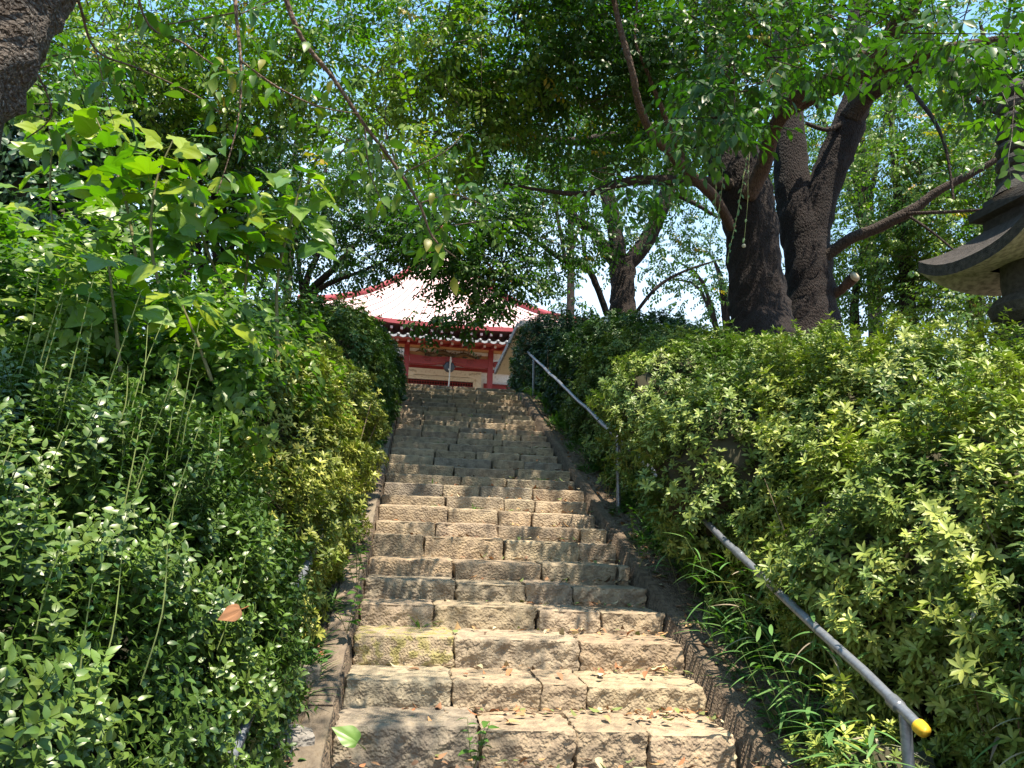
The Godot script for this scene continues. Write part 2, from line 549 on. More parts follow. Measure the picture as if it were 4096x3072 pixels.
func materials() -> void:
	var w := Color.WHITE
	var stain := ntex(0.012, [S(0.42, 0.40, 0.40), S(0.75, 0.72, 0.68), S(1.0, 0.97, 0.9), S(0.86, 0.78, 0.66)], [0.0, 0.4, 0.62, 1.0], 3, 1024, 6)
	var grit := ntex(0.11, [], [], 5, 512, 4)
	mat("stone", w, 0.92, stain, 0.7, grit, 1.2)
	var moss := ntex(0.02, [S(0.8, 0.78, 0.72), S(0.95, 0.95, 0.9), S(0.9, 0.98, 0.55), S(0.66, 0.74, 0.34)], [0.25, 0.5, 0.62, 0.85], 9, 512, 5)
	mat("mossy_stone", w, 0.95, moss, 0.9, grit, 1.2)
	var dirt := ntex(0.02, [S(0.06, 0.042, 0.03), S(0.13, 0.095, 0.066), S(0.22, 0.165, 0.115)], [0.2, 0.5, 0.85], 21, 1024, 6)
	mat("dirt", w, 1.0, dirt, 0.8, grit, 2.0)
	var barkt := ntex(0.02, [S(0.35, 0.33, 0.33), S(0.8, 0.75, 0.72), S(1.25, 1.1, 1.0)], [0.2, 0.5, 0.9], 31, 512, 6)
	var barkb := ntex(0.03, [], [], 33, 512, 5)
	var m := mat("bark", w, 0.95, barkt, 1.0, barkb, 4.0)
	m.uv1_scale = Vector3(3.0, 1.1, 3.0)
	m = mat("pale_bark", w, 0.9, ntex(0.025, [S(0.03, 0.022, 0.018), S(0.075, 0.055, 0.043), S(0.11, 0.085, 0.07), S(0.42, 0.39, 0.36)], [0.1, 0.45, 0.62, 0.85], 41, 1024, 6), 2.6, barkb, 6.0)
	mat("steel", w, 0.36, ntex(0.03, [S(0.6, 0.6, 0.62), S(1, 1, 1), S(0.85, 0.86, 0.88)], [0.2, 0.5, 0.8], 51, 256), 3.0)
	M.steel.metallic = 0.45
	mat("paint", w, 0.5, ntex(0.02, [S(0.7, 0.68, 0.68), S(1, 1, 1), S(0.9, 0.88, 0.86)], [0.1, 0.5, 0.9], 61, 512), 1.2)
	mat("plaster", w, 0.85, ntex(0.015, [S(0.78, 0.74, 0.66), S(1, 1, 1), S(0.94, 0.92, 0.87)], [0.1, 0.45, 0.9], 71, 512), 0.9)
	mat("roof_sheet", w, 0.45, ntex(0.01, [S(0.9, 0.86, 0.86), S(1, 1, 1)], [0.2, 0.7], 81, 512), 0.5)
	mat("tile", w, 0.38, ntex(0.04, [S(0.7, 0.7, 0.72), S(1, 1, 1)], [0.2, 0.7], 91, 256), 2.0)
	mat("old_stone", w, 0.95, ntex(0.02, [S(0.35, 0.34, 0.33), S(0.8, 0.78, 0.75), S(1.1, 1.05, 1.0)], [0.2, 0.55, 0.9], 95, 512), 1.4, grit, 1.2)
	mat("wood", w, 0.8)
	mat("dry", w, 0.9)
	var back := Color(0.80, 1.0, 0.28)
	leafmat("azalea", w, back * 0.62, 0.46)
	leafmat("cherry", w, back * 0.95, 0.40)
	leafmat("mulberry", w, back * 0.95, 0.36)
	leafmat("glossy", w, back * 0.6, 0.38, 0.55)
	leafmat("blade", w, back * 0.8, 0.42)

func setting() -> void:
	# one sheet of ground, fine near the stairs and coarse far off
	var xs := []
	var zs := []
	for i in 61:
		var t := (i - 30) / 30.0
		xs.append(0.75 + 7.0 * t + 250.0 * pow(absf(t), 5.0) * signf(t))
	for v in [-0.52, -0.36, -0.33, 1.82, 1.87, 2.02]: xs.append(v)
	xs.sort()
	for i in 121:
		var t := i / 120.0
		zs.append(8.0 - 32.0 * t - 260.0 * pow(t, 9.0))
	zs.push_front(60.0); zs.push_front(300.0)
	var g := Geo.new()
	for z in zs:
		for x in xs: g.add(P(x, ground(x, z), z), Vector3.UP, lin(1, 1, 1))
	var w := xs.size()
	for i in zs.size() - 1:
		for j in w - 1:
			var a := i * w + j
			g.quad(a, a + w, a + w + 1, a + 1)
	g.renormal()
	for i in g.n.size():
		if g.n[i].y < 0: g.n[i] = -g.n[i]
	part("ground", g.mesh(), M.dirt).set_meta("kind", "structure")

const STEPS := [[-0.980, -4.27], [-0.820, -4.72], [-0.635, -5.21], [-0.485, -5.64], [-0.335, -6.05], [-0.185, -6.45], [-0.010, -6.92], [0.115, -7.25], [0.270, -7.68], [0.405, -8.05], [0.545, -8.42], [0.665, -8.76], [0.820, -9.18], [0.949, -9.53], [1.077, -9.88], [1.206, -10.23], [1.335, -10.58], [1.464, -10.93], [1.592, -11.28], [1.721, -11.63], [1.850, -11.97], [1.979, -12.32], [2.107, -12.67], [2.236, -13.02], [2.365, -13.37], [2.494, -13.72], [2.623, -14.07], [2.751, -14.42], [2.880, -14.77]]
const JOINTS := [[0.40, 0.91, 1.31], [0.27, 0.79, 1.07], [0.30, 1.12], [0.17, 0.91, 1.37], [0.34, 0.88, 1.25], [0.34, 1.07, 1.71], [0.09, 0.80, 1.48], [0.20, 0.77, 1.56], [0.32, 0.82, 1.16], [0.31, 0.92, 1.24], [0.29, 0.69, 1.27], [0.50, 1.02], [0.43, 1.18], [0.20, 0.92, 1.32], [0.22, 0.74, 1.31], [0.40, 0.99], [0.52, 1.15]]

func stairs() -> void:
	var st := Node3D.new()
	st.name = "stone_stairway"
	add_child(st)
	st.set_meta("kind", "structure")
	st.set_meta("label", "long flight of rough hewn stone steps rising between the hedges")
	for k in STEPS.size():
		var top: float = STEPS[k][0]
		var z: float = STEPS[k][1]
		var low: float = (STEPS[k - 1][0] if k > 0 else -1.17) - 0.03
		var zb: float = (STEPS[k + 1][1] if k + 1 < STEPS.size() else z - 0.45) - 0.06
		var cuts := [-0.355]
		if k < JOINTS.size(): cuts.append_array(JOINTS[k])
		else:
			var x := -0.35 + rng.randf_range(0.25, 0.6)
			while x < 1.55:
				cuts.append(x); x += rng.randf_range(0.32, 0.72)
		cuts.append(1.80 + rng.randf_range(0.0, 0.05))
		for j in cuts.size() - 1:
			var x0: float = cuts[j] + rng.randf_range(0.003, 0.009)
			var x1: float = cuts[j + 1] - rng.randf_range(0.003, 0.009)
			var dt := rng.randf_range(-0.014, 0.006)
			var dz := rng.randf_range(-0.02, 0.012)
			var g := Geo.new()
			var fall := 0.016 * (0.72 - (x0 + x1) * 0.5) * (1.0 if k < 9 else 0.4)
			var c := Vector3((x0 + x1) * 0.5, (top + dt + low) * 0.5 + fall, (z + dz + zb) * 0.5)
			var size := Vector3(x1 - x0, top + dt - low, z + dz - zb)
			var tone := rng.randf()
			var k1 := lin(0.41, 0.33, 0.235).lerp(lin(0.33, 0.275, 0.215), tone)
			k1 = vary(k1, 0.13)
			if rng.randf() < 0.12: k1 = k1.lerp(lin(0.25, 0.225, 0.2), 0.7)
			var bs := Basis.from_euler(Vector3(rng.randf_range(-0.012, 0.02), rng.randf_range(-0.012, 0.012), rng.randf_range(-0.007, 0.007)))
			var cell := 0.021 if k < 5 else (0.045 if k < 14 else 0.08)
			g.block(c + EYE, size, k1, bs, rng.randf_range(0.016, 0.03), 0.015 if k < 8 else 0.012, cell, noise, k * 3.7 + j * 11.3, 0.3)
			part("step_stone", g.mesh(), M.mossy_stone if k == 2 and j == 0 else M.stone, st)
	# sloping edging stones on both sides
	var kb := Node3D.new()
	kb.name = "stair_edging"
	add_child(kb)
	kb.set_meta("kind", "structure")
	kb.set_meta("label", "narrow sloping edging stones along both sides of the steps")
	for s in 2:
		var z := -3.7
		while z > -15.0:
			var len := rng.randf_range(0.75, 1.15)
			var za := z
			var zb := z - len
			var a := Vector3(-0.45 if s == 0 else 1.935, stair_line(za) - 0.05 - 0.05 * s, za)
			var b := Vector3(a.x, stair_line(zb) - 0.05 - 0.05 * s, zb)
			var g := Geo.new()
			var d := (b - a).normalized()
			var bs := Basis(Vector3.RIGHT, asin(d.y))
			g.block((a + b) * 0.5 + EYE - Vector3(0, 0.07, 0), Vector3(0.15 - 0.03 * s, 0.2, (b - a).length() - 0.012), vary(lin(0.21, 0.175, 0.14), 0.2), bs, 0.018, 0.008, 0.07, noise, z * 3.0 + s, 1.0)
			part("edging_stone", g.mesh(), M.stone, kb)
			z = zb
	var g2 := Geo.new()
	g2.block(P(-0.66, -1.06, -4.35), Vector3(0.36, 0.16, 0.5), lin(0.30, 0.29, 0.28), Basis(Vector3.UP, 0.25), 0.02, 0.006, 0.05, noise, 3.0, 1.0)
	tag(part("paving_stone", g2.mesh(), M.stone), "flat grey stone slab lying by the foot of the steps under the shrub", "stone slab")
	g2 = Geo.new()
	g2.block(P(-0.66, -0.83, -4.85), Vector3(0.34, 0.14, 0.3), lin(0.25, 0.22, 0.19), Basis(Vector3.UP, 0.05), 0.02, 0.006, 0.05, noise, 8.0, 1.0)
	tag(part("paving_stone", g2.mesh(), M.stone), "brown stone slab half buried in dead leaves beside the second step", "stone slab")

func rails() -> void:
	var sl := 0.37
	for s in 2:
		var x := 2.1 if s == 0 else -0.63
		var off := 0.70 if s == 0 else 0.55
		var t := thing("steel_handrail", "grey steel pipe handrail with a yellow end cap, mostly clear of the hedge" if s == 0 else "grey steel pipe handrail buried in the leaves of the dark shrub", "handrail", P(x, 0, 0), "handrails beside the steps")
		var z0 := -3.13 if s == 0 else -3.0
		var z1 := -15.1
		var grey := lin(0.27, 0.29, 0.33)
		var y := func(z: float) -> float: return -0.994 + off + sl * (-4.25 - z)
		var g := Geo.new()
		var p := []
		var r := []
		for i in 31:
			var z := lerpf(z0, z1, i / 30.0)
			p.append(Vector3(0.006 * sin(i * 1.3), y.call(z) + 0.006 * sin(i * 2.1), z)); r.append(0.0235)
		g.tube(p, r, 14, grey)
		part("rail", g.mesh(), M.steel, t)
		g = Geo.new()
		var a: Vector3 = p[0]
		var d: Vector3 = (p[1] - p[0]).normalized()
		g.tube([a - d * 0.035, a - d * 0.03, a - d * 0.01, a + d * 0.012], [0.021, 0.028, 0.031, 0.031], 16, lin(0.72, 0.45, 0.03))
		part("end_cap", g.mesh(), M.paint, t)
		for z in [-4.9, -6.75, -8.7, -10.6, -12.5, -14.4]:
			g = Geo.new()
			var c := Vector3(0, y.call(z), z)
			g.tube([c + d * 0.05, c - d * 0.05], [0.0275, 0.0275], 14, grey * 0.92)
			part("sleeve", g.mesh(), M.steel, t)
		g = Geo.new()
		var cj := Vector3(0, y.call(z0 - 0.16), z0 - 0.16)
		g.tube([cj + d * 0.03, cj - d * 0.03], [0.031, 0.031], 14, grey * 0.8)
		part("sleeve", g.mesh(), M.steel, t)
		for z in [z0 - 0.1, -7.95, -14.2]:
			g = Geo.new()
			var gy := ground(x, z)
			g.tube([Vector3(0.012, gy - 0.2, z), Vector3(0.0, y.call(z) - 0.01, z)], [0.024, 0.024], 12, grey)
			part("post", g.mesh(), M.steel, t)

func temple() -> void:
	var t := thing("temple_hall", "red pillared temple hall with a sweeping pink sheet metal roof above the steps", "temple", Vector3(0.85, 0, -25.1))
	t.rotation.y = deg_to_rad(3.2)
	var red := lin(0.27, 0.030, 0.026)
	var dark := lin(0.035, 0.03, 0.03)
	var cream := lin(0.80, 0.72, 0.55)
	var white := lin(0.80, 0.79, 0.75)
	var ochre := lin(0.55, 0.30, 0.13)
	var part_box := func(called: String, c: Vector3, s: Vector3, k: Color, m: String, parent: Node) -> MeshInstance3D:
		var g := Geo.new()
		g.box(c + EYE, s, k)
		return part(called, g.mesh(), M[m], parent)
	# porch pillars
	for x in [-1.4, 1.4]:
		var g := Geo.new()
		g.block(Vector3(x, 4.3, 0) + EYE, Vector3(0.175, 4.0, 0.175), red, Basis(), 0.015, 0.0, 9.0, null, 0.0)
		part("pillar", g.mesh(), M.paint, t)
	# tie beam with flared ends
	var g := Geo.new()
	var n1 := 28
	for i in n1 + 1:
		var x := lerpf(-1.31, 1.31, i / float(n1))
		var u := absf(x) / 1.31
		var bot := 5.56 + 0.05 * smoothstep(0.55, 0.8, 1.0 - u) - 0.02
		var topy := 5.82 + 0.02 * cos(x * 5.0)
		for q in [[topy, 0.09, Vector3.UP], [topy, 0.09, Vector3.BACK], [bot, 0.09, Vector3.BACK], [bot, 0.09, Vector3.DOWN], [bot, -0.09, Vector3.DOWN], [topy, -0.09, Vector3.UP]]:
			g.add(Vector3(x, q[0], q[1]) + EYE, q[2], red)
	for i in n1:
		var a := i * 6
		g.quad(a + 1, a + 7, a + 8, a + 2); g.quad(a + 3, a + 9, a + 10, a + 4); g.quad(a, a + 5, a + 11, a + 6)
	var beam := part("tie_beam", g.mesh(), M.paint, t)
	for s in [-1.0, 1.0]:    # carved scrolls of the beam
		g = Geo.new()
		var p := []
		var r := []
		for i in 22:
			var a := i * 0.42
			p.append(Vector3(s * (0.72 + (0.17 - i * 0.006) * cos(a)), 5.70 + (0.085 - i * 0.003) * sin(a), 0.093) + EYE); r.append(0.009)
		g.tube(p, r, 4, red * 0.55)
		p = []; r = []
		for i in 14:
			p.append(Vector3(s * (0.55 - i * 0.045), 5.60 + 0.05 * smoothstep(0, 9, i) + 0.012 * sin(i * 0.9), 0.093) + EYE); r.append(0.008)
		g.tube(p, r, 4, lin(0.42, 0.10, 0.05))
		part("carved_scroll", g.mesh(), M.paint, beam)
	g = Geo.new()
	g.block(Vector3(1.68, 5.70, 0) + EYE, Vector3(0.36, 0.20, 0.15), red, Basis(), 0.05, 0.0, 9.0, null, 0.0)
	part("beam_end", g.mesh(), M.paint, t)
	g = Geo.new()
	g.block(Vector3(-1.68, 5.70, 0) + EYE, Vector3(0.36, 0.20, 0.15), red, Basis(), 0.05, 0.0, 9.0, null, 0.0)
	part("beam_end", g.mesh(), M.paint, t)
	# dragon carving over the beam
	g = Geo.new()
	var dp := []
	var dr := []
	for i in 40:
		var u := i / 39.0
		dp.append(Vector3(-1.12 + 2.2 * u, 5.93 + 0.065 * sin(u * 19.0) * (1.0 - 0.3 * u), 0.05 + 0.03 * cos(u * 19.0)) + EYE)
		dr.append(0.012 + 0.055 * sin(PI * pow(u, 0.8)) + (0.02 if u > 0.93 else 0.0))
	g.tube(dp, dr, 9, lin(0.10, 0.065, 0.03), 0.25, noise)
	for i in 26:
		var u := 0.06 + 0.88 * i / 25.0
		var q: Vector3 = dp[int(u * 39)]
		g.tube([q, q + Vector3(rng.randf_range(-0.06, 0.06), rng.randf_range(0.05, 0.12), 0.04), q + Vector3(rng.randf_range(-0.14, 0.14), rng.randf_range(0.03, 0.14), 0.05)], [0.02, 0.014, 0.004], 5, lin(0.16, 0.10, 0.04))
	for i in 5:
		var q := Vector3(-0.8 + i * 0.42, 5.86, 0.06) + EYE
		g.tube([q, q + Vector3(0.09, -0.02, 0.05), q + Vector3(0.16, 0.0, 0.06)], [0.035, 0.03, 0.01], 6, lin(0.06, 0.04, 0.02))
	g.renormal()
	part("dragon_carving", g.mesh(), M.wood, t)
	part_box.call("carving_panel", Vector3(0, 5.90, -0.06), Vector3(2.62, 0.15, 0.04), ochre, "wood", t)
	part_box.call("frieze_panel", Vector3(0, 6.03, -0.05), Vector3(2.62, 0.11, 0.04), white, "plaster", t)
	part_box.call("frieze_panel", Vector3(2.3, 5.98, -0.05), Vector3(1.6, 0.2, 0.04), white, "plaster", t)
	part_box.call("purlin", Vector3(0, 6.13, 0), Vector3(4.6, 0.075, 0.16), ochre, "wood", t)
	part_box.call("purlin", Vector3(0, 6.21, 0.02), Vector3(4.6, 0.09, 0.2), red, "paint", t)
	# porch roof: boards, rafters with pale ends, kawara tiles
	var tilt := Basis(Vector3.RIGHT, deg_to_rad(9))
	g = Geo.new()
	g.box(Vector3(0, 6.345, -0.28) + EYE, Vector3(4.7, 0.04, 2.9), lin(0.33, 0.05, 0.03), tilt)
	part("eave_boards", g.mesh(), M.paint, t)
	for i in 13:
		var x := -2.1 + i * 0.35
		g = Geo.new()
		g.box(Vector3(x, 6.26, -0.25) + EYE, Vector3(0.075, 0.085, 2.5), red, tilt)
		var rf := part("rafter", g.mesh(), M.paint, t)
		g = Geo.new()
		g.box(Vector3(x, 6.26, -0.25) + EYE + tilt * Vector3(0, 0, 1.256), Vector3(0.073, 0.083, 0.012), lin(0.55, 0.42, 0.36), tilt)
		part("rafter_end", g.mesh(), M.paint, rf)
	for row in 5:
		for i in 16:
			var ctr := Vector3(-2.18 + i * 0.29, 6.395, -0.28) + EYE + tilt * Vector3(0, 0.0, 1.47 - row * 0.3)
			g = Geo.new()
			var wv := []
			for q in 9:
				var u := q / 8.0
				wv.append(Vector2((u - 0.5) * 0.3, 0.028 * cos(u * TAU * 0.85 + 0.4) + (0.02 if q == 8 else 0.0)))
			for q in 9:
				for zz in [0.0, -0.34]:
					g.add(ctr + tilt * Vector3(wv[q].x, wv[q].y + 0.05 - (0.0 if zz == 0.0 else 0.03), zz), (tilt * Vector3(0.3 * sin(q * 0.75), 1, 0)).normalized(), lin(0.34, 0.35, 0.37))
			for q in 8: g.quad(q * 2, q * 2 + 1, q * 2 + 3, q * 2 + 2)
			var at := g.v.size()
			for q in 9:
				g.add(ctr + tilt * Vector3(wv[q].x, wv[q].y + 0.05, 0.002), Vector3.BACK, lin(0.42, 0.43, 0.45)); g.add(ctr + tilt * Vector3(wv[q].x, wv[q].y - 0.02, 0.002), Vector3.BACK, lin(0.42, 0.43, 0.45))
			for q in 8: g.quad(at + q * 2, at + q * 2 + 2, at + q * 2 + 3, at + q * 2 + 1)
			var tl := part("roof_tile", g.mesh(), M.tile, t)
			if row == 0:
				g = Geo.new()
				var cc := ctr + tilt * Vector3(-0.135, 0.045, 0.0)
				g.tube([cc + tilt * Vector3(0, 0, -0.1), cc + tilt * Vector3(0, 0, 0.02)], [0.052, 0.052], 14, lin(0.40, 0.41, 0.43))
				g.tube([cc + tilt * Vector3(0, 0, 0.02), cc + tilt * Vector3(0, 0, 0.032)], [0.05, 0.038], 14, lin(0.25, 0.25, 0.27))
				part("tile_end", g.mesh(), M.tile, tl)
	# hall front behind the porch
	part_box.call("front_wall", Vector3(0, 5.2, -2.32), Vector3(9.2, 5.0, 0.2), white, "plaster", t)
	part_box.call("dark_frieze", Vector3(0, 6.95, -2.17), Vector3(9.3, 0.75, 0.1), dark, "wood", t)
	part_box.call("lintel", Vector3(0, 5.93, -2.19), Vector3(9.2, 0.11, 0.12), red, "paint", t)
	part_box.call("lower_wall", Vector3(3.1, 4.2, -2.2), Vector3(3.2, 2.5, 0.06), red, "paint", t)
	part_box.call("lower_wall", Vector3(-3.1, 4.2, -2.2), Vector3(3.2, 2.5, 0.06), red, "paint", t)
	part_box.call("cross_rail", Vector3(3.1, 5.44, -2.19), Vector3(3.2, 0.05, 0.12), red * 0.7, "paint", t)
	var fr := Node3D.new()
	fr.name = "doorway"
	t.add_child(fr, true)
	# arched cream surround
	g = Geo.new()
	var at0 := 0
	for i in 31:
		var x := lerpf(-1.45, 1.4, i / 30.0)
		var u := clampf((absf(x + 0.025) - 0.9) / 0.4, 0.0, 1.0)
		var low := 5.64 - 0.10 * u * u if absf(x + 0.025) < 1.28 else 3.0
		g.add(Vector3(x, 5.87, -2.12) + EYE, Vector3.BACK, cream); g.add(Vector3(x, low, -2.12) + EYE, Vector3.BACK, cream)
		g.add(Vector3(x, low, -2.12) + EYE, Vector3.DOWN, cream); g.add(Vector3(x, low, -2.2) + EYE, Vector3.DOWN, cream)
	for i in 30:
		g.quad(i * 4, i * 4 + 4, i * 4 + 5, i * 4 + 1); g.quad(i * 4 + 2, i * 4 + 6, i * 4 + 7, i * 4 + 3)
	part("door_surround", g.mesh(), M.plaster, fr)
	for i in 3:
		part_box.call("moulding", Vector3(-0.03, 5.60 - i * 0.045, -2.16 - i * 0.012), Vector3(2.56, 0.042, 0.05), cream * (0.92 + 0.04 * i), "plaster", fr)
	part_box.call("moulding", Vector3(1.17, 4.6, -2.165), Vector3(0.12, 1.8, 0.05), cream, "plaster", fr)
	part_box.call("dark_opening", Vector3(-0.1, 4.6, -2.205), Vector3(2.5, 1.75, 0.02), lin(0.01, 0.008, 0.008), "wood", fr)
	for i in 27:
		part_box.call("lattice_bar", Vector3(-1.3 + i * 0.0925, 4.95, -2.17), Vector3(0.022, 1.05, 0.025), red, "paint", fr)
	for i in 9:
		part_box.call("lattice_rail", Vector3(-0.1, 5.42 - i * 0.105, -2.175), Vector3(2.44, 0.02, 0.02), red, "paint", fr)
	for s in [-1.0, 1.0]:     # carved clouds at the corners of the surround
		g = Geo.new()
		for q in 5:
			var c := Vector3(s * (1.32 - q * 0.085), 5.79 - 0.012 * q + 0.02 * (q % 2), -2.115) + EYE
			var p := []
			var r := []
			for i in 9:
				p.append(c + Vector3(s * 0.042 * cos(i * 0.8), 0.03 * sin(i * 0.8), 0.0) * (1.0 - i * 0.06)); r.append(0.008)
			g.tube(p, r, 4, cream * 0.55)
		part("carved_cloud", g.mesh(), M.plaster, fr)
	# main roof: four sweeping sides
	var hw := 5.0
	var cz := -6.2
	var rise := func(u: float, v: float) -> float:      # u 0 eave .. 1 top, v -1..1 along the eave
		return 7.30 + 5.1 * (0.72 * u + 0.28 * u * u * u) - 0.35 * sin(PI * u) * 0.6 + 0.42 * pow(absf(v), 3.0) * pow(1.0 - u, 2.0)
	var roof := Node3D.new()
	roof.name = "roof"
	t.add_child(roof, true)
	var pink := lin(0.80, 0.60, 0.60)
	var cap := lin(0.33, 0.055, 0.07)
	for side in 4:
		var bs := Basis(Vector3.UP, side * PI / 2)
		var strips := 20
		for i in strips:
			var va := -1.0 + 2.0 * i / strips
			var vb := -1.0 + 2.0 * (i + 1) / strips
			g = Geo.new()
			for u in 11:
				var uu := u / 10.0
				var wdt := hw * (1.0 - uu)
				for v in [va, vb]: g.add(bs * Vector3(v * wdt, rise.call(uu, v), wdt) + EYE + Vector3(0, 0, cz), Vector3.UP, vary(pink, 0.02))
			for u in 10: g.quad(u * 2, u * 2 + 1, u * 2 + 3, u * 2 + 2)
			g.renormal()
			for q in g.n.size():
				if g.n[q].y < 0: g.n[q] = -g.n[q]
			if side % 2 == 0 or i % 20 == 0 or true: part("roof_panel", g.mesh(), M.roof_sheet, roof)
			if i > 0:
				g = Geo.new()
				var p := []
				var r := []
				for u in 11:
					var uu := u / 10.0 * 0.98
					p.append(bs * Vector3(va * hw * (1.0 - uu), rise.call(uu, va) + 0.012, hw * (1.0 - uu)) + EYE + Vector3(0, 0, cz)); r.append(0.018)
				g.tube(p, r, 4, lin(0.38, 0.12, 0.12))
				part("seam", g.mesh(), M.paint, roof)
		g = Geo.new()      # hip ridge
		var p := []
		var r := []
		for u in 13:
			var uu := -0.02 + u / 12.0
			p.append(bs * Vector3(hw * (1.0 - uu), rise.call(maxf(uu, 0.0), 1.0) + 0.06, hw * (1.0 - uu)) + EYE + Vector3(0, 0, cz)); r.append(0.13)
		g.tube(p, r, 8, cap)
		part("hip_ridge", g.mesh(), M.paint, roof)
		g = Geo.new()      # eave fascia, following the rise to the corners
		for i in 25:
			var v := -1.0 + i / 12.0
			for q in [[0.03, 0.03], [-0.12, 0.03], [-0.12, -0.25]]:
				g.add(bs * Vector3(v * (hw + q[1]), rise.call(0.0, v) + q[0], hw + q[1]) + EYE + Vector3(0, 0, cz), bs * Vector3.BACK if q[1] > 0 else Vector3.DOWN, cap)
		for i in 24: g.quad(i * 3, i * 3 + 3, i * 3 + 4, i * 3 + 1); g.quad(i * 3 + 1, i * 3 + 4, i * 3 + 5, i * 3 + 2)
		part("eave_fascia", g.mesh(), M.paint, roof)
		g = Geo.new()      # dark soffit
		for i in 25:
			var v := -1.0 + i / 12.0
			for q in [[-0.13, 0.0], [-0.2, -2.2]]:
				g.add(bs * Vector3(v * (hw + q[1]), rise.call(0.0, v) + q[0], hw + q[1]) + EYE + Vector3(0, 0, cz), Vector3.DOWN, dark)
		for i in 24: g.quad(i * 2, i * 2 + 2, i * 2 + 3, i * 2 + 1)
		part("soffit", g.mesh(), M.wood, roof)
		if side == 0:
			for i in 26:
				var x := -4.4 + i * 0.352
				var yy: float = rise.call(0.0, x / hw) - 0.24
				var rf: MeshInstance3D = part_box.call("eave_rafter", Vector3(x, yy, cz + hw - 0.55), Vector3(0.09, 0.1, 0.9), dark, "wood", roof)
				part_box.call("rafter_end", Vector3(x, yy, cz + hw - 0.094), Vector3(0.085, 0.095, 0.012), lin(0.5, 0.45, 0.45), "paint", rf)
	g = Geo.new()
	g.lathe(Vector3(0, 0, cz) + EYE, [[0.5, 12.2], [0.45, 12.5], [0.25, 12.55], [0.28, 12.8], [0.12, 13.05], [0.0, 13.3]], 12, cap)
	part("finial", g.mesh(), M.paint, roof)
	g = Geo.new()
	g.box(Vector3(0, 4.4, cz - 0.05) + EYE, Vector3(8.0, 6.4, 7.6), white)
	part("hall_body", g.mesh(), M.plaster, t)
	g = Geo.new()
	g.box(Vector3(0, 2.75, cz + 2.2) + EYE, Vector3(10.2, 0.5, 11.0), lin(0.3, 0.28, 0.26))
	part("stone_base", g.mesh(), M.stone, t)
	# gong and its rope
	var tf := t.transform
	var gong := thing("temple_gong", "round dark metal gong hanging under the red beam of the temple porch", "gong", tf * (Vector3(0, 5.46, 0.24) + EYE))
	gong.rotation.y = t.rotation.y
	g = Geo.new()
	g.lathe(Vector3.ZERO, [[0.0, 0.055], [0.1, 0.062], [0.16, 0.05], [0.185, 0.015], [0.188, -0.015], [0.16, -0.05], [0.0, -0.062]], 28, lin(0.07, 0.072, 0.08))
	for q in g.v.size():
		g.v[q] = Basis(Vector3.RIGHT, PI / 2) * g.v[q]; g.n[q] = Basis(Vector3.RIGHT, PI / 2) * g.n[q]
	part("disc", g.mesh(), M.steel, gong)
	for s in [-1.0, 1.0]:
		g = Geo.new()
		g.tube([Vector3(s * 0.17, 0.02, 0), Vector3(s * 0.215, 0.03, 0)], [0.03, 0.022], 8, lin(0.07, 0.07, 0.08))
		part("lug", g.mesh(), M.steel, gong)
		g = Geo.new()
		g.tube([Vector3(s * 0.14, 0.1, 0), Vector3(s * 0.1, 0.36, -0.02)], [0.006, 0.006], 4, lin(0.05, 0.05, 0.05))
		part("chain", g.mesh(), M.steel, gong)
	var rope := thing("bell_rope", "white twisted rope hanging in front of the round gong", "rope", tf * (Vector3(0, 5.46, 0.34) + EYE))
	rope.rotation.y = t.rotation.y
	g = Geo.new()
	for s in 3:
		var p := []
		var r := []
		for i in 60:
			var u := i / 59.0
			var a := u * 75.0 + s * TAU / 3
			p.append(Vector3(0.02 - 0.09 * u * u * 0.6 + 0.011 * cos(a), 0.30 - 1.6 * u, 0.011 * sin(a))); r.append(0.0125)
		g.tube(p, r, 6, lin(0.62, 0.60, 0.56))
	part("cord", g.mesh(), M.plaster, rope)
	g = Geo.new()
	g.tube([Vector3(0.03, 0.32, 0), Vector3(0.05, 0.2, 0.02), Vector3(0.045, 0.12, 0.02)], [0.02, 0.018, 0.012], 6, lin(0.62, 0.6, 0.56))
	g.tube([Vector3(-0.03, -0.09, 0.0), Vector3(0.0, -0.13, 0.02), Vector3(0.03, -0.10, 0.0)], [0.025, 0.03, 0.02], 6, lin(0.62, 0.6, 0.56))
	part("knot", g.mesh(), M.plaster, rope)
	# cream canopy that juts out from the right, in front of the hall
	var cn := thing("canopy_roof", "cream coloured canopy slab with a grey weathered edge beside the right hedge", "canopy")
	var a0 := P(1.80, 3.93, -18.4)
	var a1 := P(2.12, 4.70, -16.75)
	var ex := Vector3(3.2, 0, 0.1)
	var up := Vector3(0, 0.09, -0.03)
	var slab := func(o: Vector3, q0: Vector3, q1: Vector3, e: Vector3, h: Vector3, k: Color) -> Geo:
		var gg := Geo.new()
		var c := [q0 + o, q1 + o, q1 + o + e, q0 + o + e, q0 + o + h, q1 + o + h, q1 + o + e + h, q0 + o + e + h]
		for f in [[0, 1, 2, 3], [7, 6, 5, 4], [4, 5, 1, 0], [3, 2, 6, 7], [5, 6, 2, 1], [0, 3, 7, 4]]: gg.face([c[f[3]], c[f[2]], c[f[1]], c[f[0]]], k)
		for q in gg.n.size():
			if gg.n[q].dot(gg.v[q] - (q0 + q1 + e + h) * 0.5 - o) < 0: gg.n[q] = -gg.n[q]
		return gg
	part("slab", (slab.call(Vector3.ZERO, a0, a1, ex, up, lin(0.88, 0.78, 0.56)) as Geo).mesh(), M.plaster, cn)
	part("verge_trim", (slab.call(Vector3(-0.05, -0.01, 0), a0, a1, Vector3(0.047, 0, 0), up * 1.4, lin(0.42, 0.42, 0.42)) as Geo).mesh(), M.old_stone, cn)
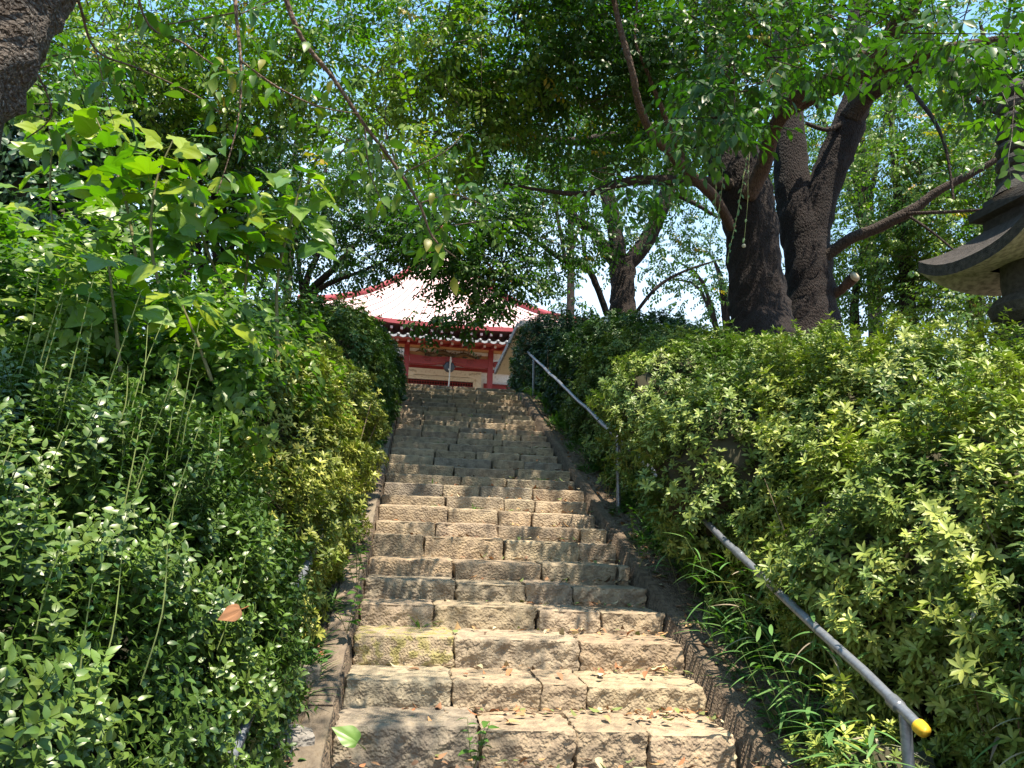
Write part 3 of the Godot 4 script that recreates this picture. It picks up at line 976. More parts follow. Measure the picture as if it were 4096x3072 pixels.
	part("edge_trim", (slab.call(Vector3(0, 0.0, 0.003), a1, a1 + Vector3(0.012, 0.02, 0.04), ex, up * 1.6, lin(0.42, 0.42, 0.42)) as Geo).mesh(), M.old_stone, cn)
	for x in [3.2, 4.8]:
		g = Geo.new()
		g.box(P(x, 3.4, -17.6), Vector3(0.12, 1.75, 0.12), lin(0.25, 0.2, 0.15))
		part("post", g.mesh(), M.wood, cn)

func pagoda() -> void:
	var t := thing("stone_pagoda", "dark weathered stone pagoda with a flared roof and ringed spire behind the right hedge", "stone pagoda", Vector3(4.93, -0.12, -5.42))
	t.rotation.y = deg_to_rad(3)
	var k := lin(0.07, 0.064, 0.062)
	var sq := func(called: String, prof: Array, sides: int, kk: Color) -> void:
		var g := Geo.new()
		for j in prof.size() - 1:
			g.lathe(EYE, [prof[j], prof[j + 1]], sides, kk, sides == 4)
		if sides == 4:
			g.renormal()
			for i in g.n.size():
				if g.n[i].dot((g.v[i] - EYE) * Vector3(1, 0, 1)) < 0: g.n[i] = -g.n[i]
		part(called, g.mesh(), M.old_stone, t)
	sq.call("plinth", [[0.75, 0.0], [0.75, 1.2], [0.0, 1.2]], 4, k)
	sq.call("lotus_base", [[0.60, 1.2], [0.60, 1.4], [0.5, 1.52], [0.36, 1.62], [0.0, 1.63]], 24, k)
	for i in 12:
		var a := TAU * i / 12
		var g := Geo.new()
		var d := Vector3(cos(a), 0, sin(a))
		g.leaf(EYE + d * 0.36 + Vector3(0, 1.66, 0), d * 0.26 + Vector3(0, -0.16, 0), Vector3.UP + d, 0.32, 0.22, -0.35, 0.1, lin(0.16, 0.155, 0.155), 5, 1.0)
		part("lotus_petal", g.mesh(), M.old_stone, t)
	sq.call("shaft", [[0.34, 1.62], [0.33, 1.95], [0.0, 1.95]], 4, k * 0.8)
	sq.call("collar", [[0.27, 1.94], [0.34, 2.0], [0.37, 2.08], [0.32, 2.15], [0.24, 2.17], [0.0, 2.18]], 20, k)
	sq.call("body", [[0.245, 2.16], [0.26, 2.3], [0.25, 2.47], [0.0, 2.48]], 22, k)
	# roof with a sagging eave and raised corners
	var g := Geo.new()
	var hw := 0.60
	for side in 4:
		var bs := Basis(Vector3.UP, side * PI / 2)
		for surf in 3:
			var at := g.v.size()
			for i in 7:
				var u := i / 6.0
				for j in 13:
					var v := -1.0 + j / 6.0
					var lift := 0.16 * pow(absf(v), 2.5)
					var r := hw * (1.0 - u * 0.62)
					var y := 2.42 + lift * (1.0 - u) + 0.34 * (0.55 * u + 0.45 * u * u) + 0.05
					if surf == 1: y = 2.37 + lift * (1.0 - u) + 0.07 * u
					if surf == 2:
						r = hw; y = lerpf(2.37 + lift, 2.47 + lift, u)
					g.add(EYE + bs * Vector3(v * r, y, r), Vector3.UP, k * 0.9 if surf != 1 else lin(0.42, 0.41, 0.39))
			for i in 6:
				for j in 12:
					var a := at + i * 13 + j
					if surf == 1: g.quad(a, a + 13, a + 14, a + 1)
					else: g.quad(a, a + 1, a + 14, a + 13)
	g.renormal()
	part("roof", g.mesh(), M.old_stone, t)
	sq.call("roof_step", [[0.34, 2.78], [0.34, 2.88], [0.44, 2.9], [0.44, 2.97], [0.34, 2.98], [0.32, 3.06], [0.0, 3.07]], 4, k * 0.7)
	var prof := [[0.27, 3.05], [0.22, 3.15]]
	for i in 7:
		var y := 3.17 + i * 0.13
		var r := 0.215 - i * 0.012
		prof.append_array([[r, y], [r + 0.015, y + 0.04], [r, y + 0.08], [r - 0.05, y + 0.1]])
	prof.append([0.0, 4.15])
	sq.call("spire", prof, 18, k)

var sprays_fine := []
var sprays_far := []
var sprays_near := []

func big_tree() -> void:
	for i in 3:
		sprays_fine.append(spray(0.092, 0.046, 11, 0.36, 3))
		sprays_far.append(spray(0.10, 0.06, 12, 0.42, 2))
		sprays_near.append(spray(0.105, 0.046, 9, 0.34, 4))
	var t := thing("cherry_tree", "huge dark double trunked cherry tree standing behind the sunlit hedge", "tree")
	var bk := lin(0.02, 0.015, 0.013)
	limb(t, "trunk", [[4.6, 2.47, -9.72, 0.58], [4.62, 3.08, -9.82, 0.41], [4.57, 3.69, -9.83, 0.37], [4.52, 4.52, -9.83, 0.37], [4.37, 5.23, -9.85, 0.39], [4.27, 5.86, -9.96, 0.35], [4.16, 6.52, -10.08, 0.3], [4.27, 7.45, -10.17, 0.24], [4.26, 8.41, -10.27, 0.21], [4, 10.2, -10.4, 0.13]], 22, M.bark, 0.12, 6, bk)
	limb(t, "trunk", [[5.66, 2.73, -10.3, 0.49], [5.69, 3.46, -10.4, 0.37], [5.67, 4.26, -10.4, 0.34], [5.58, 4.93, -10.41, 0.32], [5.49, 5.61, -10.42, 0.26], [5.48, 6.55, -10.42, 0.22], [5.51, 7.75, -10.52, 0.2], [5.66, 9.37, -10.6, 0.13]], 20, M.bark, 0.12, 6, bk)
	limb(t, "trunk", [[5.65, 4.24, -10.35, 0.26], [5.8, 5.04, -10.29, 0.26], [6.03, 5.76, -10.16, 0.25], [6.23, 6.32, -10.03, 0.24], [6.36, 6.89, -9.92, 0.2], [6.39, 7.92, -9.91, 0.16], [6.68, 9.25, -9.88, 0.11]], 18, M.bark, 0.14, 6, bk)
	var limbs := [[[6.22, 6.38, -9.93, 0.19], [6.28, 6.58, -9.62, 0.16], [6.38, 6.57, -9.11, 0.14], [6.49, 6.36, -8.49, 0.12], [6.64, 5.9, -7.87, 0.093], [6.8, 5.3, -7.25, 0.067], [7.07, 4.64, -6.81, 0.037]],
		[[4.36, 4.73, -9.55, 0.12], [4.47, 5.11, -9.24, 0.11], [4.43, 5.4, -8.84, 0.1], [4.49, 5.53, -8.33, 0.11], [4.69, 5.54, -7.9, 0.11], [4.96, 5.62, -7.47, 0.11], [5.14, 5.83, -7.14, 0.12], [5.28, 6.33, -6.92, 0.11]],
		[[4.56, 5.61, -8.72, 0.083], [4.9, 5.67, -8.28, 0.090], [5.31, 5.72, -7.83, 0.081], [5.66, 5.68, -7.38, 0.072], [6.02, 5.49, -6.83, 0.054], [6.35, 5.31, -6.29, 0.034]],
		[[5.8, 4.19, -10.19, 0.084], [6.05, 4.41, -9.95, 0.080], [6.35, 4.52, -9.72, 0.078], [6.63, 4.65, -9.48, 0.080], [6.84, 4.79, -9.36, 0.067], [7.04, 4.96, -9.23, 0.060], [7.31, 5.1, -9.1, 0.054], [7.82, 5.39, -8.84, 0.029]],
		[[4.12, 4.31, -9.58, 0.072], [3.64, 4.39, -8.93, 0.067], [3.12, 4.32, -8.29, 0.062], [2.65, 4.29, -7.74, 0.053], [2.3, 4.34, -7.38, 0.046], [2.08, 4.5, -7.1, 0.039], [1.96, 4.74, -6.92, 0.034], [1.81, 5.15, -6.83, 0.032], [1.64, 5.82, -6.75, 0.025]],
		[[3.12, 4.33, -8.29, 0.031], [2.78, 4.66, -8.03, 0.030], [2.52, 4.94, -7.76, 0.026], [2.31, 5.22, -7.58, 0.021], [2.16, 5.55, -7.5, 0.016], [2.18, 6.18, -7.39, 0.011]],
		[[4.25, 4.98, -9.66, 0.091], [3.68, 4.87, -9.43, 0.077], [2.93, 4.68, -9.12, 0.068], [2.39, 4.52, -8.98, 0.055], [1.96, 4.31, -8.93, 0.038], [1.42, 4.28, -8.89, 0.024], [0.89, 4.37, -8.96, 0.016]],
		[[4.15, 5.8, -9.88, 0.12], [3.72, 5.91, -10.23, 0.11], [3.26, 6.1, -10.59, 0.098], [2.74, 6.21, -10.85, 0.090], [2.27, 6.25, -11.11, 0.075], [1.77, 6.33, -11.27, 0.055], [1.03, 6.6, -11.46, 0.035]],
		[[5.94, 3.65, -10.27, 0.072], [6.02, 3.73, -10.06, 0.071], [6.07, 3.82, -9.85, 0.076]],
		[[6.27, 6.42, -9.93, 0.045], [5.82, 6.12, -9.88, 0.035], [5.43, 6.16, -9.83, 0.028]],
		[[6.39, 6.55, -9.01, 0.041], [6.41, 6, -8.7, 0.031], [6.49, 5.51, -8.49, 0.025], [6.54, 5.03, -8.39, 0.019], [6.57, 4.39, -8.38, 0.014]],
		[[6.49, 6.36, -8.49, 0.050], [6.67, 5.83, -8.17, 0.040], [6.84, 5.42, -7.95, 0.031], [7.09, 5.22, -7.82, 0.021]],
		[[6.63, 4.64, -9.38, 0.024], [7.08, 4.63, -9.23, 0.024], [7.58, 4.64, -9.07, 0.018]],
		[[6.66, 4.59, -9.38, 0.021], [6.87, 4.34, -9.25, 0.018], [7.09, 4.03, -9.12, 0.012]]]
	for i in limbs.size():
		limb(t, "limb", limbs[i], 10 if i < 9 else 7, M.bark, 0.14, 5, lin(0.12, 0.078, 0.056) if i in [1, 2, 4, 5, 8] else lin(0.06, 0.044, 0.037))
	var g := Geo.new()
	var e: Array = limbs[8][2]
	var e0: Array = limbs[8][1]
	var d := Vector3(e[0] - e0[0], e[1] - e0[1], e[2] - e0[2]).normalized()
	g.tube([P(e[0], e[1], e[2]) - d * 0.01, P(e[0], e[1], e[2]) + d * 0.022], [e[3] * 1.02, e[3] * 0.98], 12, lin(0.5, 0.42, 0.3))
	part("sawn_end", g.mesh(), M.dry, t)
	crown(t, [
		[1.81, 5.87, -7.84, 0.96, 0.67, 1.3, 300], [2.94, 6.03, -7.71, 1.06, 0.72, 1.2, 260], [4.34, 6.15, -7.54, 1.11, 0.53, 1.2, 150], [5.39, 5.75, -6.91, 0.99, 0.41, 1.2, 130], [5.25, 4.54, -5.82, 0.5, 0.46, 0.6, 110], [4.04, 2.94, -4.45, 0.24, 0.32, 0.4, 50], [3.05, 6.88, -8.3, 2.59, 0.62, 1.3, 260], [2.93, 5.76, -8.71, 0.92, 0.81, 1.4, 230], [1.74, 5.52, -8.86, 1.03, 0.81, 1.5, 290], [1.03, 5.83, -8.54, 0.93, 0.72, 1.4, 230], [0.72, 5.46, -9.38, 0.96, 0.73, 1.3, 190], [3.49, 4.89, -7.14, 0.68, 0.5, 0.6, 60], [7.87, 5.55, -9.13, 0.84, 0.96, 1, 70], [8.39, 6.61, -10.58, 0.9, 0.76, 1, 40], [2.72, 5.12, -9.95, 0.92, 0.55, 0.9, 90], [3.95, 8.15, -8.59, 2.71, 0.81, 2.5, 300], [1.26, 7.05, -7.7, 1.55, 0.61, 2, 330]], sprays_fine, M.cherry, [lin(0.05, 0.115, 0.025), lin(0.125, 0.22, 0.036), lin(0.4, 0.28, 0.03)], 0.8, 1.15, -0.08, 0.9)
	crown(t, [
		[2.32, 3.51, -4.96, 0.47, 0.25, 0.5, 40], [2.1, 3.17, -4.99, 0.38, 0.19, 0.4, 24], [2.7, 3.81, -5.12, 0.49, 0.19, 0.4, 30], [3.03, 3.88, -4.88, 0.44, 0.19, 0.4, 26], [1.71, 2.93, -5.84, 0.4, 0.13, 0.3, 16], [3.27, 3.21, -4.04, 0.32, 0.16, 0.4, 26], [1.82, 2.95, -4.82, 0.21, 0.33, 0.3, 16]], sprays_near, M.cherry, [lin(0.05, 0.12, 0.028), lin(0.10, 0.19, 0.04)], 0.85, 1.1, -0.5, 1.0)
	# twining stems that hang from the limbs
	var vines := [[[3.97, 5.15, -8.59], [3.84, 4.72, -8.4], [3.67, 4.13, -8.22], [3.56, 3.72, -8.14], [3.41, 3.22, -8.05]],
		[[3.99, 5.08, -8.59], [3.9, 4.52, -8.5], [3.88, 4.15, -8.5], [3.84, 3.78, -8.51], [3.82, 3.62, -8.51]],
		[[3.51, 4.96, -8.34], [3.39, 4.54, -8.26], [3.33, 4.01, -8.16], [3.22, 3.44, -8.08], [3.24, 2.99, -8.07]],
		[[3.44, 4.9, -8.35], [3.5, 4.41, -8.34], [3.39, 3.82, -8.26]],
		[[2.81, 4.47, -9.13], [2.77, 4.08, -9.14], [2.71, 3.7, -9.14]],
		[[6.21, 6.26, -8.83], [6.08, 5.64, -8.74], [6.06, 5.11, -8.74]]]
	for i in vines.size():
		var v := thing("hanging_vine", ["leafy green vine strand hanging before the big trunk", "thin vine strand with a small pale gall at its end before the big trunk", "long leafy vine strand hanging at the edge of the big trunk", "short vine strand hanging beside the thin reddish limb", "fine vine strand hanging between the two trees", "fine vine strand hanging from the arching limb of the big tree"][i], "vine", Vector3.ZERO, "vines hanging from the cherry tree")
		var pp := []
		var rr := []
		for q in vines[i]:
			pp.append(P(q[0], q[1], q[2])); rr.append(0.0035)
		var sm := smooth(pp, rr, 6)
		g = Geo.new()
		g.tube(sm[0], sm[1], 4, lin(0.22, 0.26, 0.10))
		part("stem", g.mesh(), M.dry, v)
		g = Geo.new()
		for j in range(1, sm[0].size()):
			if i == 1 and j % 5: continue
			g.leaf(sm[0][j], Vector3(rng.randf_range(-0.7, 0.7), -1, rng.randf_range(-0.2, 0.7)), Vector3(0, 0.3, 1), rng.randf_range(0.04, 0.09), 0.03, 0.2, 0.2, lin(0.08, 0.17, 0.05), 3)
		part("leaves", g.mesh(), M.azalea, v).set_meta("kind", "stuff")
		if i == 1:
			g = Geo.new()
			g.lathe(sm[0][-1] + Vector3(0, -0.025, 0), [[0.0, -0.026], [0.016, -0.021], [0.026, 0.0], [0.016, 0.021], [0.0, 0.026]], 12, lin(0.5, 0.46, 0.36))
			part("gall", g.mesh(), M.dry, v)

func other_trees() -> void:
	var bk := lin(0.04, 0.03, 0.026)
	var t := thing("cherry_tree", "dark forked cherry tree standing beyond the clipped hedge right of the temple roof", "tree")
	limb(t, "trunk", [[4.27, 3.87, -15.6, 0.43], [4.22, 4.69, -15.61, 0.3], [4.21, 5.21, -15.61, 0.26], [4.22, 5.74, -15.61, 0.28], [4.19, 6.06, -15.61, 0.29]], 16, M.bark, 0.15, 5, bk)
	var ls := [[[4.17, 5.85, -15.62, 0.16], [3.88, 6.21, -15.65, 0.13], [3.51, 6.6, -15.49, 0.12], [3.07, 6.82, -15.35, 0.1], [2.69, 7.19, -15.29, 0.065], [2.12, 7.66, -15.26, 0.037]],
		[[4.17, 5.9, -15.62, 0.19], [4.01, 6.92, -15.64, 0.17], [3.87, 7.57, -15.65, 0.17], [3.71, 8.52, -15.77, 0.16], [3.35, 9.83, -15.91, 0.14], [2.92, 11.44, -16.07, 0.098]],
		[[4.27, 5.9, -15.6, 0.19], [4.67, 6.4, -15.56, 0.18], [4.95, 7.02, -15.42, 0.17], [5.17, 7.75, -15.29, 0.17], [5.36, 8.87, -15.27, 0.17], [5.57, 10.6, -15.25, 0.14], [5.81, 12.4, -15.22, 0.095]],
		[[3.79, 4.67, -15.26, 0.066], [3.55, 5.24, -15.19, 0.070], [3.31, 5.6, -15.11, 0.069], [2.76, 5.72, -14.98, 0.064], [2.29, 5.93, -14.83, 0.045], [1.56, 6.2, -14.42, 0.026]],
		[[3.31, 5.6, -15.11, 0.042], [3.25, 6.01, -15.12, 0.042], [3.18, 6.43, -15.13, 0.032]],
		[[5.12, 7.63, -15.3, 0.057], [5.73, 7.33, -15.23, 0.047], [6.23, 7.02, -15.17, 0.028]],
		[[4.61, 4.96, -16.07, 0.045], [5.15, 5.65, -16.1, 0.040], [5.85, 6.13, -16.22, 0.030], [6.78, 6.52, -16.31, 0.020]]]
	for l in ls: limb(t, "limb", l, 9, M.bark, 0.15, 5, bk)
	crown(t, [
		[1.59, 7.09, -13.41, 1.79, 1.22, 1.6, 420], [3.54, 8.42, -13.68, 1.85, 1.43, 1.8, 420], [0.94, 5.59, -12.48, 1.35, 0.98, 1.3, 330], [1.75, 5.02, -12.38, 1.2, 0.75, 1, 230], [0.45, 4.3, -12.03, 0.87, 0.47, 0.8, 170], [1.15, 4.09, -11.75, 0.78, 0.53, 0.7, 170], [0.58, 3.29, -11.51, 0.48, 0.28, 0.35, 44], [0.24, 4.85, -12.26, 0.95, 0.51, 0.8, 190], [0.008, 3.27, -11.58, 0.31, 0.21, 0.3, 14], [1, 3.31, -11.46, 0.38, 0.35, 0.35, 26], [2.94, 6.35, -14.25, 1.48, 1.05, 1.5, 200], [5.28, 6.7, -16.49, 1.33, 1.12, 1.5, 150], [5.84, 8.34, -16.42, 1.33, 1.53, 1.5, 170], [6.72, 6.65, -17.33, 1.08, 0.97, 1.2, 55], [3.26, 5.5, -16.73, 0.61, 0.51, 0.8, 30]], sprays_fine, M.cherry, [lin(0.045, 0.105, 0.024), lin(0.10, 0.19, 0.035), lin(0.42, 0.25, 0.03)], 0.85, 1.2, -0.3, 0.8)
	t = thing("small_tree", "many stemmed dark tree leaning over the upper hedge left of the temple roof", "tree")
	ls = [[[-2.3, 3.36, -13.97, 0.18], [-2.21, 3.95, -13.86, 0.11], [-2.1, 4.32, -13.85, 0.081], [-1.87, 4.54, -13.72, 0.064], [-1.55, 4.87, -13.58, 0.044], [-1.16, 5.38, -13.43, 0.024]],
		[[-2.18, 4.08, -13.86, 0.069], [-2.19, 4.56, -13.86, 0.061], [-2.01, 5.11, -13.84, 0.049], [-1.98, 5.75, -13.83, 0.037], [-2.13, 6.58, -13.85, 0.020]],
		[[-2.13, 4.21, -13.85, 0.057], [-1.71, 4.39, -13.5, 0.048], [-1.25, 4.51, -13.24, 0.031], [-0.7, 4.75, -13.07, 0.016]],
		[[-2.21, 4.03, -13.86, 0.049], [-2.34, 4.59, -13.98, 0.045], [-2.47, 5.32, -13.99, 0.037], [-2.72, 6.23, -14.02, 0.020]]]
	for i in ls.size(): limb(t, "trunk" if i == 0 else "limb", ls[i], 9, M.bark, 0.12, 5, bk)
	crown(t, [
		[-1.69, 5.58, -13.6, 1.52, 1.12, 1.5, 380], [-2.72, 6.74, -13.72, 1.76, 1.36, 1.7, 420], [-0.71, 6.2, -13.18, 1.25, 1.02, 1.3, 260], [-1.02, 4.87, -13.01, 0.92, 0.54, 0.9, 120], [-2.66, 4.81, -14.42, 0.59, 0.42, 0.8, 34], [-1.89, 4.66, -13.82, 0.73, 0.41, 0.8, 40], [-3.17, 5.62, -13.97, 0.97, 0.97, 1.3, 130], [-0.24, 5.25, -12.92, 0.69, 0.69, 0.8, 80]], sprays_fine, M.cherry, [lin(0.035, 0.09, 0.022), lin(0.08, 0.16, 0.035)], 0.8, 1.15, -0.3, 0.8)
	t = thing("shade_tree", "dense dark tree with a cluster of thin upright stems behind the large leaved saplings", "tree")
	ls = [[[-2.65, 2.58, -9.98, 0.075], [-2.76, 3.46, -10, 0.052], [-2.88, 4.3, -10.01, 0.040], [-3.05, 5.17, -10.03, 0.026], [-3.29, 6.21, -10.06, 0.014]],
		[[-2.56, 2.61, -10.07, 0.070], [-2.62, 3.76, -10.08, 0.047], [-2.59, 4.69, -10.08, 0.035], [-2.42, 5.52, -10.06, 0.017]],
		[[-2.74, 2.55, -9.89, 0.063], [-2.95, 3.42, -9.92, 0.040], [-3.28, 4.44, -9.96, 0.029], [-3.72, 5.36, -10.01, 0.014]],
		[[-2.63, 2.9, -9.98, 0.040], [-2.74, 4.02, -10.09, 0.029], [-2.84, 5.08, -10.21, 0.021]],
		[[-2.83, 2.86, -9.91, 0.034], [-2.88, 3.89, -9.81, 0.025], [-3.11, 4.81, -9.74, 0.017]]]
	for l in ls: limb(t, "stem", l, 8, M.bark, 0.1, 5, bk)
	crown(t, [
		[-3.25, 5.52, -9.95, 1.31, 0.97, 1.4, 330], [-3.58, 4.48, -9.69, 1.11, 0.88, 1.1, 230], [-2.42, 4.52, -9.96, 0.87, 0.98, 1.2, 210], [-4.45, 4.98, -9.59, 0.97, 0.81, 1.1, 200], [-3.09, 4.45, -10.24, 0.94, 0.82, 0.8, 110], [-2.55, 3.62, -10.37, 0.9, 0.66, 0.8, 110], [-4.78, 5.31, -9.23, 0.78, 0.78, 1, 130]], sprays_fine, M.cherry, [lin(0.03, 0.08, 0.02), lin(0.07, 0.15, 0.03)], 0.8, 1.1, -0.3, 0.9)
	# ivy on a stump-like mass at the left edge
	var rows := [
		[-4.23, 3.39, -8.16, 0.78, 0.64, 0.8, 1], [-3.96, 2.34, -7.72, 0.82, 0.52, 0.8, 1], [-3.52, 2.72, -7.87, 0.53, 0.58, 0.6, 1]]
	t = thing("ivy_mass", "thick mass of pale veined ivy leaves climbing at the left edge behind the saplings", "ivy")
	var lumps := []
	for r in rows: lumps.append([P(r[0], r[1], r[2]), Vector3(r[3], r[4], r[5]), 2.4])
	var ivy := []
	for i in 3:
		var g := Geo.new()
		for j in 7:
			var a := rng.randf() * TAU
			g.leaf(Vector3(rng.randf_range(-0.08, 0.08), 0, rng.randf_range(-0.08, 0.08)), Vector3(cos(a), -0.1, sin(a)), Vector3(rng.randf_range(-0.4, 0.4), 1, rng.randf_range(-0.4, 0.4)), rng.randf_range(0.06, 0.1), rng.randf_range(0.06, 0.085), 0.2, 0.3, vary(lin(1, 1, 1), 0.2), 4, 0.6)
		ivy.append(g.mesh())
	leafy(t, bush_points(lumps, 2600, 0.35, 0.2, 0.3), ivy, M.glossy, [lin(0.03, 0.075, 0.03), lin(0.06, 0.13, 0.045)], 0.8, 1.2, "ivy_leaves")
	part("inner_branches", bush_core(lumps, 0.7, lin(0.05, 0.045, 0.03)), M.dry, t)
	var trunks := [[[[11.24, 4.54, -16.18, 0.21], [11.29, 6.12, -16.18, 0.16], [11.18, 7.71, -16.09, 0.12], [11.07, 9.46, -16, 0.083], [11.06, 11.08, -16, 0.041]],
		[[12.34, 4.22, -15.45, 0.2], [12.41, 5.63, -15.44, 0.15], [12.71, 7.32, -15.4, 0.11], [13.04, 8.98, -15.16, 0.070], [13.24, 10.42, -14.94, 0.039]],
		[[10.81, 4.86, -17.64, 0.15], [10.82, 6.07, -17.64, 0.11], [11.01, 7.29, -17.52, 0.079], [11.24, 8.27, -17.39, 0.045]]]]
	var crowns := [[[
		[11.18, 9.73, -15.79, 2.04, 1.94, 2, 560], [10.8, 7.78, -16.34, 1.79, 1.68, 1.8, 400], [10.85, 7.81, -14.82, 1.64, 1.35, 1.5, 300]],
		[
		[12.78, 7.64, -15.6, 2.04, 1.84, 2, 540], [13.15, 9.24, -14.55, 1.73, 2.12, 2, 420], [11.77, 6.06, -15.21, 1.88, 1.09, 1.5, 330]],
		[
		[10.8, 6.89, -17.85, 1.48, 1.26, 1.6, 180], [11.55, 6.09, -16.75, 2.06, 1.03, 1.5, 330], [11.56, 4.79, -14.23, 1.58, 0.75, 1.2, 220]]]]
	var lb := ["light green leafy tree beyond the big trunk whose leaves glow in the sun", "leafy green tree behind the stone pagoda", "low leafy tree showing under the slanting limb of the big tree"]
	for i in 3:
		t = thing("leafy_tree", lb[i], "tree", Vector3.ZERO, "trees behind the big cherry")
		limb(t, "trunk", trunks[0][i], 8, M.bark, 0.1, 4, bk)
		crown(t, crowns[0][i], sprays_far, M.cherry, [lin(0.07, 0.15, 0.03), lin(0.24, 0.33, 0.05), lin(0.42, 0.25, 0.03)], 0.9, 1.3, -0.3, 0.6)
	# far trees: one of each row entry
	var far := [[-10.61, 10.62, -21.41, 3.37, 3.13, 3, 600],
		[-8.03, 12.4, -25.13, 3.75, 3.75, 3, 420],
		[-6.56, 17.73, -35.02, 4.91, 4.7, 4, 420],
		[0.037, 22.18, -42.29, 7.58, 4.8, 4, 420],
		[6.78, 20.01, -35.45, 5.63, 4.76, 4, 420],
		[11.16, 14.67, -24.85, 3.75, 3.44, 3, 560],
		[14.3, 15.07, -22.47, 3.9, 3.9, 3, 620],
		[17.5, 14.29, -20.07, 3.57, 3.57, 3, 600],
		[-10.16, 8.54, -25.38, 3.17, 2.31, 2.4, 300],
		[10.75, 9.27, -25.91, 2.6, 1.46, 2, 120]]
	var fl := ["tall green tree far behind the ivy at the left edge", "broad green tree far behind the thin upright stems", "dense green tree far behind the left of the temple", "tall green tree directly above the temple roof far behind", "green tree far behind the dark forked cherry tree", "green tree far behind the big double trunk", "bright green tree far behind the arching limb", "green tree far behind the top right corner", "low green tree far behind the saplings", "thin low tree far behind, below the bright patch of sky"]
	for i in far.size():
		var f: Array = far[i]
		t = thing("far_tree", fl[i], "tree", Vector3.ZERO, "trees far behind on the hill")
		var base := Vector3(f[0], ground(f[0], f[2]), f[2])
		limb(t, "trunk", [[base.x, base.y - 0.3, base.z, 0.28], [base.x + 0.2, lerpf(base.y, f[1], 0.5), base.z, 0.2], [f[0], f[1], f[2], 0.12], [f[0] - 0.3, f[1] + f[4] * 0.7, f[2], 0.04]], 8, M.bark, 0.1, 4, bk)
		for j in 5:
			var a := TAU * j / 5.0 + i
			limb(t, "limb", [[f[0], lerpf(base.y, f[1], 0.6), f[2], 0.1], [f[0] + cos(a) * f[3] * 0.35, f[1], f[2] + sin(a) * f[5] * 0.35, 0.07], [f[0] + cos(a) * f[3] * 0.8, f[1] + f[4] * 0.4, f[2] + sin(a) * f[5] * 0.8, 0.02]], 6, M.bark, 0.1, 3, bk)
		crown(t, [f], sprays_far, M.cherry, [lin(0.055, 0.125, 0.026), lin(0.16, 0.26, 0.04)], 1.25, 1.9, -0.32, 0.5, false)

